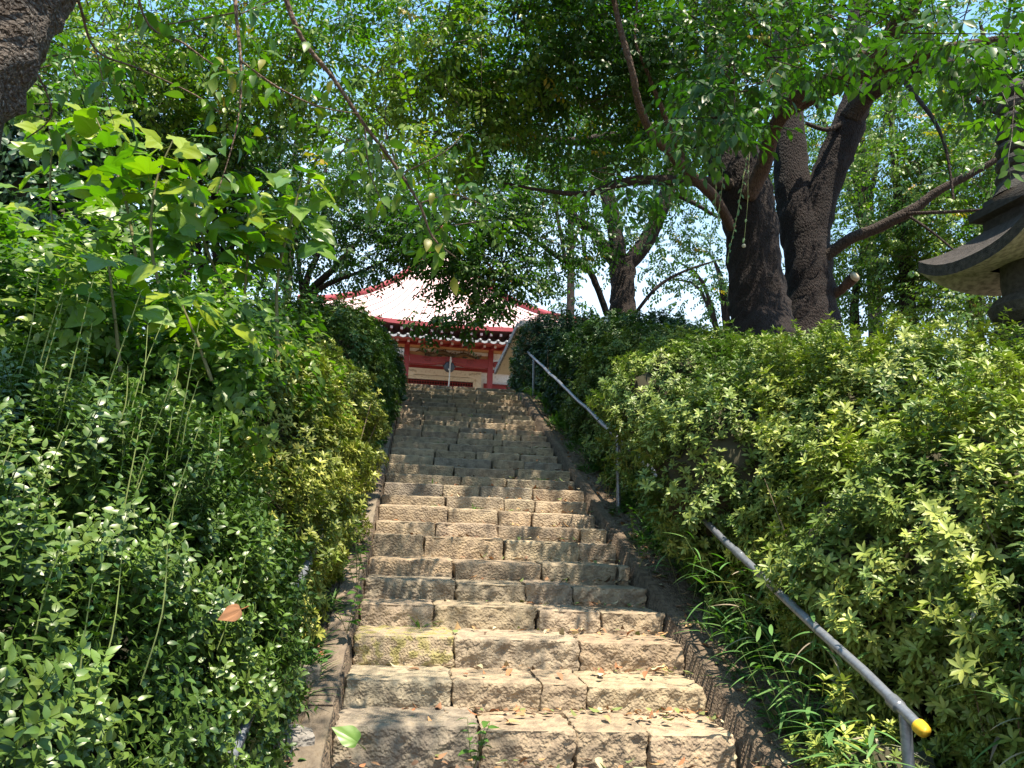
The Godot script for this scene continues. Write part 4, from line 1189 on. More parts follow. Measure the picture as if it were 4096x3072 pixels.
func hedges() -> void:
	var az := []
	var az_far := []
	for i in 4: az.append(rosette(0.052, 0.0175, 6, 7, 3, 1.1))
	for i in 3: az_far.append(rosette(0.05, 0.019, 6, 6, 2, 1.0))
	# left: the dark broad-leaved shrub close by
	var sh := []
	for i in 4:
		var g := Geo.new()
		var p := [Vector3(0, -0.07, 0), Vector3(0.004, 0.0, 0), Vector3(-0.003, 0.07, 0.004)]
		g.tube(p, [0.0028, 0.0022, 0.0014], 4, lin(0.9, 1.0, 0.5), 0.0, null, false)
		for j in 5:
			var y := -0.06 + j * 0.033
			var a := j * 1.75 + rng.randf() * 0.5
			for s in [0.0, PI]:
				var d := Vector3(cos(a + s), 0.45 if j < 4 else 1.1, sin(a + s))
				g.leaf(Vector3(0, y, 0), d, Vector3(-cos(a + s) * 0.4, 1, -sin(a + s) * 0.4), rng.randf_range(0.040, 0.056) * (0.7 if j == 4 else 1.0), rng.randf_range(0.021, 0.029) * (0.7 if j == 4 else 1.0), 0.25, 0.25, vary(lin(1, 1, 1), 0.15) * (1.3 if j == 4 else 1.0), 4, 0.82)
		sh.append(g.mesh())
	var t := thing("leafy_shrub", "large dark green shrub with long pale upright stems beside the lower steps", "shrub")
	var l1 := [[P(-2.0, -0.55, -3.75), Vector3(1.3, 1.2, 1.45), 2.4], [P(-1.6, -0.95, -2.9), Vector3(0.85, 1.0, 0.95), 2.3], [P(-1.15, -0.75, -3.9), Vector3(0.55, 0.95, 1.0), 2.3], [P(-2.7, -0.5, -2.7), Vector3(1.0, 1.15, 1.0), 2.3]]
	var pts := bush_points(l1, 9000, 0.35, 0.10, 0.6)
	leafy(t, pts, sh, M.glossy, [lin(0.06, 0.118, 0.023), lin(0.125, 0.20, 0.036)], 0.8, 1.2)
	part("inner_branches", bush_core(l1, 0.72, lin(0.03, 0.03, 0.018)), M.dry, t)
	var made := 0
	for p in bush_points(l1, 2600, 0.0, 0.10, 1.0):
		var w: Vector3 = p[0]
		if made >= 85 or w.y < EYE.y - 0.5 or w.z < -3.6 or w.x < -2.6: continue
		if w.y < EYE.y - 0.1 and rng.randf() < 0.65: continue
		made += 1
		var len := rng.randf_range(0.28, 0.62)
		var lean := Vector3(rng.randf_range(0.0, 0.25), 1, rng.randf_range(0.0, 0.16)).normalized()
		var b: Vector3 = w - lean * len * 0.35 + Vector3(0.03, 0.0, 0.07)
		var g := Geo.new()
		var bend := Vector3(rng.randf_range(-0.02, 0.03), 0, 0.01)
		var q := smooth([b, b + lean * len * 0.5 + bend, b + lean * len], [0.0028, 0.0023, 0.0013], 4)
		g.tube(q[0], q[1], 5, vary(lin(0.26, 0.31, 0.10), 0.15))
		part("pale_stem", g.mesh(), M.dry, t)
		g = Geo.new()
		for j in 10:
			var u := 0.1 + 0.9 * j / 9.0
			var c: Vector3 = b + lean * len * u
			var a := rng.randf() * TAU
			for s in [0.0, PI]:
				var d := Vector3(cos(a + s), 0.8 if j < 9 else 1.6, sin(a + s))
				g.leaf(c, d, Vector3(-cos(a + s), 1, -sin(a + s)), rng.randf_range(0.026, 0.04), rng.randf_range(0.014, 0.019), 0.25, 0.15, vary(lin(0.085, 0.17, 0.035), 0.2), 4, 0.85)
		var lv := part("stem_leaves", g.mesh(), M.glossy, t)
		lv.set_meta("kind", "stuff")
	# left: yellow-green azalea, then the clipped hedge at the top
	t = thing("azalea_hedge", "yellow green azalea bush in full sun beside the middle of the steps", "hedge")
	var l2 := [[P(-1.45, 0.35, -6.3), Vector3(0.95, 1.05, 1.5), 2.5], [P(-1.25, 0.85, -7.9), Vector3(0.8, 0.95, 1.2), 2.5], [P(-1.2, -0.2, -5.3), Vector3(0.65, 0.85, 0.9), 2.3], [P(-2.3, 0.5, -5.6), Vector3(1.1, 0.8, 1.3), 2.3]]
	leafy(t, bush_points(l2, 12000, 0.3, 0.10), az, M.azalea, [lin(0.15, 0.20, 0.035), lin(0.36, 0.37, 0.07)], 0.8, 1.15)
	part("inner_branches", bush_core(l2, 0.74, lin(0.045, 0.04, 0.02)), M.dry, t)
	bush_twigs(t, l2, P(-1.4, 0, -6.5), 90, M.dry)
	t = thing("clipped_hedge", "clipped green hedge at the top of the steps on the left of the temple porch", "hedge")
	var l3 := [[P(-1.65, 1.75, -11.6), Vector3(1.2, 1.4, 2.3), 3.2], [P(-1.35, 2.3, -13.7), Vector3(0.95, 1.35, 1.3), 3.2], [P(-1.5, 1.2, -9.9), Vector3(0.95, 0.9, 1.0), 2.6]]
	leafy(t, bush_points(l3, 9500, 0.3, 0.09), az_far, M.azalea, [lin(0.065, 0.14, 0.03), lin(0.17, 0.25, 0.045)], 1.1, 1.5)
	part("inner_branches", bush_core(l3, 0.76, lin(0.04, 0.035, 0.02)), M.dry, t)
	bush_twigs(t, l3, P(-1.5, 0, -11.6), 60, M.dry)
	# right side
	t = thing("clipped_hedge", "dark clipped hedge at the top of the steps beside the cream canopy", "hedge")
	var r3 := [[P(3.5, 2.1, -12.5), Vector3(1.28, 1.55, 1.9), 3.2], [P(3.3, 2.6, -14.3), Vector3(1.12, 1.4, 1.0), 3.2], [P(3.0, 3.25, -15.7), Vector3(1.12, 1.45, 0.95), 3.2]]
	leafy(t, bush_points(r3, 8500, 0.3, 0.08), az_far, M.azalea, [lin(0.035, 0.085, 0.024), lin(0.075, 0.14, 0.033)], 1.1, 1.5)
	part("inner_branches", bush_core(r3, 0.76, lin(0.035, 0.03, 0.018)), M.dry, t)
	bush_twigs(t, r3, P(3.2, 0, -12.8), 60, M.dry)
	t = thing("azalea_hedge", "grey green azalea hedge in the middle of the right bank above the handrail", "hedge")
	var r2 := [[P(3.5, 1.0, -8.9), Vector3(1.3, 1.45, 1.7), 2.5], [P(3.65, 0.65, -7.1), Vector3(1.4, 1.35, 1.4), 2.4], [P(3.4, 1.6, -10.6), Vector3(1.25, 1.4, 1.2), 2.6], [P(2.55, 1.25, -7.4), Vector3(0.72, 0.75, 0.6), 2.2], [P(2.45, 0.55, -5.75), Vector3(0.72, 0.7, 0.62), 2.2]]
	leafy(t, bush_points(r2, 13000, 0.32, 0.11), az, M.azalea, [lin(0.11, 0.185, 0.04), lin(0.27, 0.33, 0.07)], 0.65, 1.4)
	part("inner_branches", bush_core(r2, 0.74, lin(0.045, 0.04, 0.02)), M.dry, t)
	bush_twigs(t, r2, P(3.5, 0, -8.6), 90, M.dry)
	t = thing("azalea_hedge", "large sunlit azalea with yellow green leaf tips close by the lower handrail", "hedge")
	var r1 := [[P(3.75, 0.2, -5.4), Vector3(1.5, 1.4, 1.3), 2.3], [P(3.3, -0.2, -4.1), Vector3(1.05, 1.15, 1.0), 2.3], [P(3.4, -0.55, -2.9), Vector3(0.95, 1.0, 0.9), 2.3], [P(4.6, 0.0, -4.2), Vector3(1.3, 1.35, 1.5), 2.3], [P(2.2, -1.2, -3.55), Vector3(0.3, 0.4, 0.3), 2.2], [P(2.75, -0.1, -4.35), Vector3(0.6, 0.6, 0.5), 2.2]]
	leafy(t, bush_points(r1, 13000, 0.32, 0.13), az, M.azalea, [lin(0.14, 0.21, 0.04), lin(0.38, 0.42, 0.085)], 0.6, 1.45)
	part("inner_branches", bush_core(r1, 0.72, lin(0.045, 0.04, 0.02)), M.dry, t)
	bush_twigs(t, r1, P(3.4, 0, -4.2), 110, M.dry, 0.006)

func saplings() -> void:
	var kinds := [lobed_leaf(0.13, 0.0, 0.02), lobed_leaf(0.145, 0.16, 0.025), lobed_leaf(0.16, 0.24, 0.02), lobed_leaf(0.12, 0.05, 0.03)]
	var shades := []
	for k in [[0.09, 0.20, 0.035], [0.16, 0.28, 0.035], [0.30, 0.38, 0.03], [0.13, 0.24, 0.06]]:
		var m: StandardMaterial3D = M.mulberry.duplicate()
		m.resource_name = "mulberry_leaf"
		m.albedo_color = lin(k[0], k[1], k[2]).linear_to_srgb()
		shades.append(m)
	var sp := [[[-1.5, 0.91, -4.41, 0.011], [-1.63, 1.39, -4.42, 0.009], [-1.77, 1.86, -4.44, 0.008], [-1.94, 2.24, -4.46, 0.005], [-2.02, 2.39, -4.47, 0.004]],
		[[-0.95, 0.97, -4.54, 0.012], [-1.21, 1.41, -4.58, 0.009], [-1.39, 1.79, -4.6, 0.008], [-1.48, 2.12, -4.61, 0.004]],
		[[-0.88, 1.02, -4.74, 0.012], [-0.93, 1.55, -4.74, 0.010], [-0.87, 1.98, -4.74, 0.008], [-0.83, 2.24, -4.73, 0.004]],
		[[-1.29, 0.89, -4.28, 0.011], [-1.53, 1.47, -4.31, 0.009], [-1.57, 1.91, -4.32, 0.006], [-1.5, 2.2, -4.31, 0.004]],
		[[-1.42, 0.68, -3.8, 0.010], [-1.48, 0.95, -3.8, 0.008], [-1.56, 1.28, -3.81, 0.004]],
		[[-1.02, 0.71, -3.85, 0.009], [-1.13, 0.94, -3.86, 0.007], [-1.23, 1.13, -3.87, 0.004]],
		[[-1.08, 0.99, -4.66, 0.011], [-1.1, 1.45, -4.66, 0.008], [-1.11, 1.81, -4.66, 0.007], [-1.16, 2.05, -4.67, 0.004]],
		[[-2.07, 0.86, -4.58, 0.010], [-2.13, 1.41, -4.58, 0.008], [-2.26, 1.92, -4.6, 0.006], [-2.3, 2.41, -4.6, 0.004]]]
	var names := ["tall broad leaved sapling with deeply lobed leaves in front of the ivy", "broad leaved sapling with bright yellow green leaves at its tip beside the thin stems", "broad leaved sapling leaning towards the temple with glowing yellow leaves", "broad leaved sapling with a drooping top in the middle of the sapling clump", "short sapling with large pale leaves above the dark shrub", "short sapling with jagged lobed leaves above the dark shrub", "slim sapling with glowing leaves between two taller saplings", "sapling with pale lobed leaves at the left edge in front of the ivy"]
	for i in sp.size():
		var t := thing("broad_leaved_sapling", names[i], "sapling", Vector3.ZERO, "broad leaved saplings behind the dark shrub")
		var rows: Array = sp[i]
		limb(t, "stem", rows, 7, M.dry, 0.1, 5, lin(0.16, 0.15, 0.07))
		var pts := []
		var rad := []
		for r in rows:
			pts.append(P(r[0], r[1], r[2])); rad.append(r[3])
		var q: Array = smooth(pts, rad, 8)[0]
		var cnt := 46 if i != 4 and i != 5 else 16
		var side := Vector3.ZERO
		for j in cnt:
			var u := 1.0 - 0.6 * pow(j / float(cnt), 0.9)
			if i == 4 or i == 5: u = 1.0 - 0.5 * j / cnt
			var w: Vector3 = q[int(u * (q.size() - 1))]
			var a := j * 2.4 + rng.randf() * 0.6
			var spread := 0.05 + 0.22 * rng.randf() * (1.3 - u)
			w += Vector3(cos(a), 0.15, sin(a)) * spread
			var d := Vector3(cos(a), rng.randf_range(-0.7, 0.4), sin(a)).normalized()
			var n := (Vector3(0.1, 0.8, 0.6) + rv() * 0.75).normalized()
			var x := d.cross(n).normalized()
			n = x.cross(d)
			var s := rng.randf_range(0.65, 1.15) * (0.7 if u > 0.96 else 1.0)
			part("leaf", kinds[rng.randi() % 4] if i in [0, 3, 5, 7] else kinds[[0, 0, 3, 1][rng.randi() % 4]], shades[clampi(int(u * 2.4 + rng.randf_range(-0.8, 1.2)), 0, 3)], t, Transform3D(Basis(x * s, d * s, n * s), w))
	# undergrowth at their feet
	var t := thing("undergrowth", "tangle of small sunlit weeds under the saplings", "weeds")
	var wd := []
	for i in 3:
		var g := Geo.new()
		for j in 8:
			var a := rng.randf() * TAU
			g.leaf(Vector3(rng.randf_range(-0.05, 0.05), rng.randf_range(-0.05, 0.05), rng.randf_range(-0.05, 0.05)), Vector3(cos(a), rng.randf_range(-0.1, 0.8), sin(a)), Vector3(rng.randf_range(-0.4, 0.4), 1, rng.randf_range(-0.4, 0.4)), rng.randf_range(0.035, 0.085), rng.randf_range(0.02, 0.05), 0.2, 0.25, vary(lin(1, 1, 1), 0.25), 4, 0.75)
		wd.append(g.mesh())
	var lumps := [[P(-1.3, 0.75, -4.35), Vector3(0.55, 0.5, 0.45), 2.2], [P(-2.0, 0.95, -4.1), Vector3(0.65, 0.5, 0.42), 2.2], [P(-2.75, 1.0, -4.0), Vector3(0.65, 0.55, 0.45), 2.2], [P(-1.75, 0.6, -4.7), Vector3(0.75, 0.55, 0.6), 2.2], [P(-2.6, 0.65, -4.4), Vector3(0.8, 0.6, 0.6), 2.2], [P(-3.3, 0.8, -4.6), Vector3(0.8, 0.65, 0.6), 2.2], [P(-1.55, 1.05, -6.0), Vector3(0.7, 0.75, 0.7), 2.2], [P(-2.3, 1.3, -5.6), Vector3(0.8, 0.7, 0.7), 2.2]]
	leafy(t, bush_points(lumps, 4600, 0.4, 0.2, 0.6), wd, M.mulberry, [lin(0.09, 0.19, 0.035), lin(0.22, 0.32, 0.05)], 0.8, 1.35)
	t.set_meta("kind", "stuff")

func foreground_tree() -> void:
	var t := thing("cherry_tree", "close cherry tree leaning in at the top left corner with long drooping branches", "tree")
	var tr := [[-1.97, 0.42, -2.25, 0.25], [-1.62, 0.98, -2.31, 0.21], [-1.45, 1.59, -2.39, 0.18], [-1.42, 1.87, -2.49, 0.18], [-1.28, 2.75, -2.87, 0.16]]
	tr.push_front([-2.25, -1.2, -2.1, 0.3])
	limb(t, "trunk", tr, 30, M.pale_bark, 0.16, 10, lin(1, 1, 1))
	limb(t, "limb", [[-1.28, 2.75, -2.87, 0.16], [-0.96, 3.56, -3.34, 0.12], [-0.67, 4.64, -4.11, 0.096], [0.075, 5.8, -5.23, 0.078], [1.24, 6.69, -6.3, 0.050]], 12, M.pale_bark, 0.12, 6)
	var br := [[[-0.96, 3.56, -3.34, 0.027], [-0.84, 2.83, -3.42, 0.017], [-0.71, 2.44, -3.51, 0.012], [-0.52, 2.23, -3.59, 0.011], [-0.36, 2.04, -3.67, 0.010], [-0.21, 1.89, -3.75, 0.009], [-0.066, 1.69, -3.78, 0.007], [0.015, 1.53, -3.83, 0.006], [0.14, 1.44, -3.86, 0.003]],
		[[-0.99, 3.49, -3.29, 0.020], [-1, 2.73, -3.34, 0.011], [-0.96, 2.39, -3.34, 0.009], [-0.91, 2.12, -3.33, 0.007], [-0.89, 1.87, -3.33, 0.005], [-0.91, 1.66, -3.33, 0.003], [-0.95, 1.46, -3.34, 0.002]],
		[[-0.91, 2.12, -3.33, 0.005], [-0.74, 2.02, -3.36, 0.005], [-0.55, 1.96, -3.39, 0.003], [-0.37, 1.96, -3.42, 0.002]],
		[[-1.44, 2.09, -2.69, 0.014], [-1.43, 2.03, -2.89, 0.007], [-1.43, 1.95, -3.09, 0.005], [-1.28, 1.93, -3.17, 0.004], [-1.05, 1.85, -3.2, 0.003], [-0.94, 1.79, -3.23, 0.002]],
		[[-1.39, 2.69, -2.99, 0.012], [-1.3, 2.2, -3.18, 0.005], [-1.14, 2.13, -3.26, 0.005], [-0.96, 2.01, -3.24, 0.003], [-0.78, 2.01, -3.27, 0.002]],
		[[-1.43, 1.95, -3.09, 0.003], [-1.37, 1.78, -3.08, 0.002], [-1.31, 1.61, -3.08, 0.001]],
		[[-0.96, 2.37, -3.34, 0.004], [-1.16, 2.4, -3.46, 0.003], [-1.31, 2.37, -3.48, 0.003], [-1.45, 2.39, -3.5, 0.001]],
		[[-0.84, 2.59, -3.52, 0.004], [-0.96, 2.44, -3.44, 0.003]],
		[[-0.36, 2.04, -3.67, 0.005], [-0.32, 1.79, -3.66, 0.003], [-0.23, 1.59, -3.65, 0.002]],
		[[-0.16, 1.83, -3.74, 0.004], [0.051, 1.96, -3.72, 0.003], [0.14, 2.09, -3.76, 0.002]],
		[[-0.066, 1.69, -3.78, 0.004], [0.11, 1.77, -3.81, 0.003], [0.26, 1.72, -3.8, 0.002]],
		[[-0.23, 1.92, -3.7, 0.003], [-0.4, 1.96, -3.67, 0.002], [-0.55, 1.88, -3.69, 0.002]],
		[[-1.47, 1.65, -2.69, 0.004], [-1.41, 1.49, -2.79, 0.003], [-1.54, 1.43, -2.9, 0.002]]]
	var lm := [one_leaf(0.085, 0.042, 5, 0.28, 0.3), one_leaf(0.09, 0.04, 5, 0.15, 0.5), one_leaf(0.075, 0.04, 5, 0.4, 0.2), one_leaf(0.08, 0.036, 5, 0.3, 0.65)]
	var shades := []
	for k in [[0.075, 0.165, 0.03], [0.11, 0.205, 0.033], [0.15, 0.235, 0.035], [0.25, 0.24, 0.03]]:
		var m: StandardMaterial3D = M.cherry.duplicate()
		m.resource_name = "cherry_leaf"
		m.albedo_color = lin(k[0], k[1], k[2]).linear_to_srgb()
		shades.append(m)
	var left := 290
	for i in br.size():
		limb(t, "branch", br[i], 7, M.bark, 0.15, 6, lin(0.22, 0.16, 0.125))
		var pts := []
		var rad := []
		for r in br[i]:
			pts.append(P(r[0], r[1], r[2])); rad.append(r[3])
		var q: Array = smooth(pts, rad, 10)[0]
		var total := 0.0
		for j in q.size() - 1: total += q[j].distance_to(q[j + 1])
		var cnt := mini(left, int(total * (28.0 if i > 0 else 34.0)))
		for j in cnt:
			if left <= 0: break
			var u := pow(rng.randf(), 0.7)
			if i < 4 and u < 0.3: continue
			left -= 1
			var w: Vector3 = q[int(u * (q.size() - 1))]
			var a := rng.randf() * TAU
			w += Vector3(cos(a), rng.randf_range(-0.6, 0.3), sin(a)) * rng.randf_range(0.02, 0.16) * (1.0 if i < 4 else 0.6)
			var d := Vector3(cos(a) * 0.7, rng.randf_range(-1.3, 0.2), sin(a) * 0.7).normalized()
			var n := (Vector3(cos(a), 0.9, sin(a)) + rv() * 0.7).normalized()
			var x := d.cross(n).normalized()
			n = x.cross(d)
			var s := rng.randf_range(0.75, 1.2)
			part("leaf", lm[rng.randi() % 4], shades[[0, 0, 1, 1, 1, 2, 2, 3][rng.randi() % 8] if rng.randf() < 0.9 else 0], t, Transform3D(Basis(x * s, d * s, n * s), w))
	var tints := [lin(0.085, 0.18, 0.03), lin(0.24, 0.33, 0.045), lin(0.42, 0.3, 0.03)]
	crown(t, [
		[-3.22, 3.51, -5.92, 0.66, 0.56, 0.8, 110], [-3.73, 5.43, -8.5, 1.11, 0.87, 1, 240], [-2.64, 5.74, -8.57, 1.13, 0.79, 1, 240], [-1.33, 5.46, -8.22, 1.06, 0.82, 1.1, 250], [-0.16, 5.3, -7.87, 1.03, 0.84, 1.1, 260], [0.89, 5.78, -7.95, 0.96, 0.72, 1, 220], [-0.55, 3.78, -7.32, 0.65, 0.48, 0.7, 70], [0.22, 2.39, -5.21, 0.28, 0.34, 0.4, 26], [-2.2, 5.07, -9.12, 1.32, 0.58, 0.8, 200], [-3.85, 6.98, -10.03, 2.17, 0.69, 1, 300], [-0.36, 7.17, -9.61, 2.17, 0.74, 1, 300], [0.21, 4.98, -8.64, 0.88, 0.52, 0.9, 150]], sprays_fine, M.cherry, tints, 0.75, 1.1, -0.3, 1.1)
	crown(t, [[-3, 4.2, -0.7, 2, 0.8, 1.6, 210], [-1.3, 4.6, -0.6, 1.5, 0.8, 1.4, 150], [-3.2, 3.6, 1.4, 1.8, 0.8, 1.8, 160], [0.8, 5.1, -2.4, 1.2, 0.6, 1.0, 60], [2.2, 5.6, -0.2, 1.4, 0.7, 1.3, 70], [0.3, 5.4, 0.6, 1.4, 0.7, 1.4, 90], [1.6, 4.9, -4.7, 1.3, 0.5, 0.9, 105], [0.2, 4.7, -4.3, 1.0, 0.5, 0.8, 60]], sprays_fine, M.cherry, tints, 0.9, 1.2, -0.2, 1.1)

func tuft(parent: Node, cnt: int, len: float, width: float, tint: Color, spread := 0.9, called := "blade") -> void:
	for i in cnt:
		var a := TAU * i / cnt + rng.randf() * 0.8
		var d := Vector3(cos(a) * spread, rng.randf_range(0.5, 1.3), sin(a) * spread)
		var g := Geo.new()
		g.leaf(Vector3(cos(a), 0, sin(a)) * 0.01, d, Vector3.UP, len * rng.randf_range(0.6, 1.1), width, 0.25, rng.randf_range(0.2, 0.7), vary(tint, 0.2), 6, 0.75)
		part(called, g.mesh(), M.blade, parent)

func small_things() -> void:
	# dwarf bamboo between the edging and the rail
	var spots := [[2.05, -3.3, 0.55], [2.2, -3.75, 0.7], [2.1, -4.2, 0.75], [2.3, -4.6, 0.9], [2.15, -5.0, 0.6], [2.35, -5.4, 0.9], [2.2, -5.9, 0.6], [2.3, -6.4, 0.6], [2.2, -7.0, 0.55], [2.3, -7.7, 0.6], [2.25, -8.4, 0.55], [2.2, -9.6, 0.5], [2.15, -11.0, 0.5], [1.98, -13.6, 0.5], [-0.62, -9.3, 0.5], [-0.6, -12.6, 0.5], [2.75, -3.3, 1.05], [2.55, -4.15, 1.1]]
	for i in spots.size():
		var s: Array = spots[i]
		var where := "on the left edge of the steps" if s[0] < 0 else ("rising high through the azalea" if s[2] > 1.0 else "under the right handrail")
		var near_: String = ["by the lowest step", "just above the lowest step", "beside the second step", "with the tallest canes under the rail", "beside the third step", "below the middle azalea", "beside the fifth step", "beside the sixth step", "beside the seventh step", "near the rail post in the middle", "just above the middle post", "below the clipped hedge", "in the shade of the clipped hedge", "at the foot of the clipped hedge by the top step", "beside the yellow azalea", "by the upper left hedge", "beside the yellow rail cap", "with long lit leaves above the rail"][i]
		var t := thing("bamboo_grass", "clump of narrow leaved bamboo grass %s %s" % [where, near_], "bamboo grass", P(s[0], ground(s[0], s[1]) - 0.02, s[1]), "bamboo grass beside the steps")
		var canes := 7 if s[1] > -6.5 else 4
		for c in canes:
			var g := Geo.new()
			var lean := Vector3(rng.randf_range(-0.75, 0.1), 1, rng.randf_range(-0.1, 0.6)).normalized()
			var h: float = s[2] * rng.randf_range(0.6, 1.0)
			var b := Vector3(rng.randf_range(-0.12, 0.12), 0, rng.randf_range(-0.15, 0.15))
			g.tube([b, b + lean * h * 0.5, b + lean * h + Vector3(0, -0.03, 0)], [0.0025, 0.002, 0.001], 4, lin(0.16, 0.2, 0.06))
			part("cane", g.mesh(), M.dry, t)
			var dry: bool = rng.randf() < 0.12 and s[1] > -5.0
			for j in (9 if s[1] > -6.5 else 7):
				var u := 0.4 + 0.6 * j / 8.0
				var a := j * 2.2 + rng.randf()
				g = Geo.new()
				var d := Vector3(cos(a) * 0.9, rng.randf_range(-0.25, 0.7), sin(a) * 0.9)
				g.leaf(b + lean * h * u, d, Vector3.UP + rv() * 0.3, rng.randf_range(0.13, 0.25), rng.randf_range(0.013, 0.024), 0.2, rng.randf_range(0.15, 0.7), vary(lin(0.38, 0.34, 0.26) if dry else lin(0.13, 0.25, 0.075), 0.25), 6, 0.7)
				part("leaf", g.mesh(), M.blade, t)
	# weeds and grass that cover the banks
	var cover := []
	for i in 3:
		var g := Geo.new()
		for j in 9:
			var a := rng.randf() * TAU
			if i < 2: g.leaf(Vector3(cos(a), 0, sin(a)) * 0.02, Vector3(cos(a) * 0.8, rng.randf_range(0.5, 1.4), sin(a) * 0.8), Vector3.UP, rng.randf_range(0.10, 0.24), rng.randf_range(0.008, 0.016), 0.2, rng.randf_range(0.2, 0.8), vary(lin(1, 1, 1), 0.2), 4, 0.7)
			else: g.leaf(Vector3(cos(a), rng.randf(), sin(a)) * 0.05, Vector3(cos(a), rng.randf_range(0.0, 0.7), sin(a)), Vector3.UP + rv() * 0.4, rng.randf_range(0.035, 0.07), rng.randf_range(0.025, 0.045), 0.2, 0.3, vary(lin(1, 1, 1), 0.2), 4, 0.7)
		cover.append(g.mesh())
	var gx := [[], [], []]
	var gc := [[], [], []]
	for i in 4200:
		var right := rng.randf() < 0.72
		var z := -3.0 - 11.5 * rng.randf()
		var x := 2.02 + 0.75 * pow(rng.randf(), 0.8) if right else -0.52 - 0.3 * rng.randf()
		if noise.get_noise_2d(x * 2.2, z * 1.6) < (-0.15 if x > 2.2 else 0.12): continue
		var k := rng.randi() % 3
		gx[k].append(Transform3D(Basis(Vector3.UP, rng.randf() * TAU).scaled(Vector3.ONE * rng.randf_range(0.6, 1.25)), P(x, ground(x, z), z)))
		gc[k].append(vary(lin(0.075, 0.17, 0.045).lerp(lin(0.12, 0.23, 0.055), rng.randf()), 0.2))
	var bg := Node3D.new()
	bg.name = "bank_grass"
	add_child(bg)
	bg.set_meta("kind", "stuff")
	bg.set_meta("label", "grass and small weeds covering the earth banks beside the steps")
	for k in 3: scatter("grass", cover[k], M.blade, gx[k], gc[k], bg)
	# weeds on the steps
	var weeds := [[0.08, 2, 0.18, "small grass tuft growing in the mossy stone's upper corner"], [0.22, 8, 0.12, "tiny weed in a joint of the eighth step"], [0.17, 10, 0.12, "tiny weed in a joint of the tenth step"], [0.6, 8, 0.10, "single bent grass blade on the eighth step"], [1.5, 11, 0.14, "weed at the right end of the twelfth step"], [0.3, 15, 0.15, "grass tuft in shadow on the upper steps"], [0.85, 20, 0.18, "dark grass tuft high on the steps"], [1.1, 24, 0.14, "grass tuft near the top of the steps"], [0.45, 21, 0.12, "sunlit weed high on the left of the steps"]]
	for w in weeds:
		var k: int = w[1]
		var t := thing("weed", w[3], "weed", P(w[0], STEPS[k][0] - 0.0, STEPS[k + 1][1] + 0.05), "weeds growing on the steps")
		tuft(t, 9, w[2], 0.012, lin(0.10, 0.20, 0.045))
	# leafy plants along the left edging and on the lowest step
	var plants := [[0.36, -1.17, -4.18, 0.30, "little three leaved seedling at the foot of the lowest step"], [-0.36, -0.42, -5.55, 0.4, "jagged leaved weed at the left end of the fourth step"], [-0.34, -0.30, -5.9, 0.45, "tall weed leaning over the left end of the fifth step"], [-0.38, -0.62, -5.15, 0.4, "drooping weed over the left end of the third step"], [-0.5, -0.05, -6.6, 0.35, "leafy weed beside the edging left of the seventh step"], [1.85, -0.2, -6.3, 0.4, "creeping weed at the right end of the sixth step"], [1.95, 0.0, -6.8, 0.4, "leafy weed by the right edging of the seventh step"], [2.0, 0.45, -8.0, 0.4, "heart leaved weed by the right edging of the ninth step"], [-0.66, -0.75, -4.6, 0.35, "dark leafy weed on the left slab"]]
	for w in plants:
		var t := thing("leafy_weed", w[4], "weed", P(w[0], w[1], w[2]), "leafy weeds along the steps")
		for c in 3:
			var lean := Vector3(rng.randf_range(-0.5, 0.5), 1, rng.randf_range(0.0, 0.6)).normalized()
			var h: float = w[3] * rng.randf_range(0.6, 1.0)
			var g := Geo.new()
			g.tube([Vector3.ZERO, lean * h * 0.5, lean * h], [0.003, 0.0024, 0.0012], 4, lin(0.2, 0.22, 0.08))
			part("stem", g.mesh(), M.dry, t)
			for j in 7:
				var u := 0.3 + 0.7 * j / 6.0
				var a := j * 2.4 + rng.randf()
				g = Geo.new()
				g.leaf(lean * h * u, Vector3(cos(a), rng.randf_range(-0.1, 0.6), sin(a)), Vector3.UP + rv() * 0.3, rng.randf_range(0.04, 0.075), rng.randf_range(0.025, 0.045), 0.2, 0.3, vary(lin(0.11, 0.23, 0.045), 0.2), 5, 0.72)
				part("leaf", g.mesh(), M.mulberry, t)
	# single fallen leaves that stand out
	var big := lobed_leaf(0.11, 0.0, 0.01)
	var g0: MeshInstance3D = part("fallen_leaf", big, M.mulberry.duplicate(), null, Transform3D(Basis.from_euler(Vector3(-0.5, 0.4, 0.9)), P(-0.22, -1.02, -4.17)))
	(g0.material_override as StandardMaterial3D).albedo_color = lin(0.17, 0.31, 0.05).linear_to_srgb()
	tag(g0, "fresh light green leaf leaning on the face of the lowest step", "leaf")
	var brown: StandardMaterial3D = M.dry.duplicate()
	brown.albedo_color = lin(0.36, 0.17, 0.08).linear_to_srgb()
	var d1 := part("dead_leaf", lobed_leaf(0.048, 0.0, 0.03), brown, null, Transform3D(Basis.from_euler(Vector3(-0.2, 0.25, 2.0)), P(-0.47, -0.22, -2.32)))
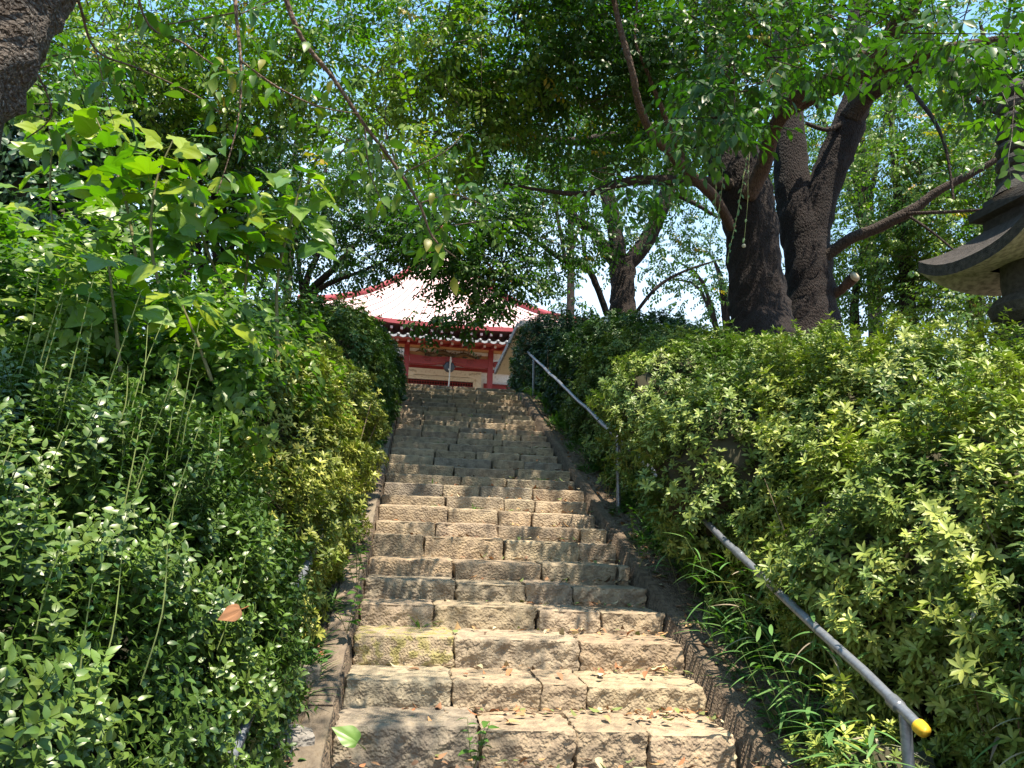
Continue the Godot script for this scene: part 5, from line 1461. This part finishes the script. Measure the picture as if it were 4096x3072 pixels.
	tag(d1, "brown dead leaf caught in a cobweb on the dark shrub", "leaf")
	# leaf litter on treads and banks
	var ll := []
	for i in 4:
		var g := Geo.new()
		g.leaf(Vector3(-0.035, 0, 0), Vector3.RIGHT, Vector3.UP, 0.075, 0.036, 0.5 - i * 0.3, 0.3 - 0.25 * i, lin(1, 1, 1), 4, 0.8)
		ll.append(g.mesh())
	var xf := [[], [], [], []]
	var col := [[], [], [], []]
	for i in 1500:
		var k := 0
		var q := Vector3.ZERO
		if i < 780:      # on the treads, mostly at the back and to the right
			k = int(pow(rng.randf(), 1.6) * 20)
			var x := lerpf(-0.3, 1.8, pow(rng.randf(), 0.5))
			var zb: float = STEPS[k + 1][1] + 0.03
			q = Vector3(x, STEPS[k][0] + 0.008 + 0.012 * rng.randf(), zb + pow(rng.randf(), 2.0) * 0.32)
			if i < 120: q = Vector3(rng.randf_range(-0.4, 1.9), -1.12 + 0.02 * rng.randf(), rng.randf_range(-4.24, -3.7))
		else:
			var z := -3.6 - 9.0 * pow(rng.randf(), 1.3)
			var x := rng.randf_range(1.95, 2.45) if rng.randf() < 0.6 else rng.randf_range(-0.95, -0.5)
			q = Vector3(x, ground(x, z) + 0.012, z)
		var m := rng.randi() % 4
		xf[m].append(Transform3D(Basis.from_euler(Vector3(rng.randf_range(-0.35, 0.35), rng.randf() * TAU, rng.randf_range(-0.35, 0.35))).scaled(Vector3.ONE * rng.randf_range(0.45, 1.15)), q + EYE))
		var c: Color = [lin(0.30, 0.13, 0.06), lin(0.22, 0.12, 0.065), lin(0.38, 0.22, 0.10), lin(0.45, 0.38, 0.24), lin(0.13, 0.08, 0.05), lin(0.16, 0.2, 0.06)][rng.randi() % 6]
		col[m].append(vary(c, 0.25))
	var lt := Node3D.new()
	lt.name = "fallen_leaves"
	add_child(lt)
	lt.set_meta("kind", "stuff")
	lt.set_meta("label", "dry brown leaves scattered over the treads and banks")
	for m in 4: scatter("dry_leaves", ll[m], M.dry, xf[m], col[m], lt)
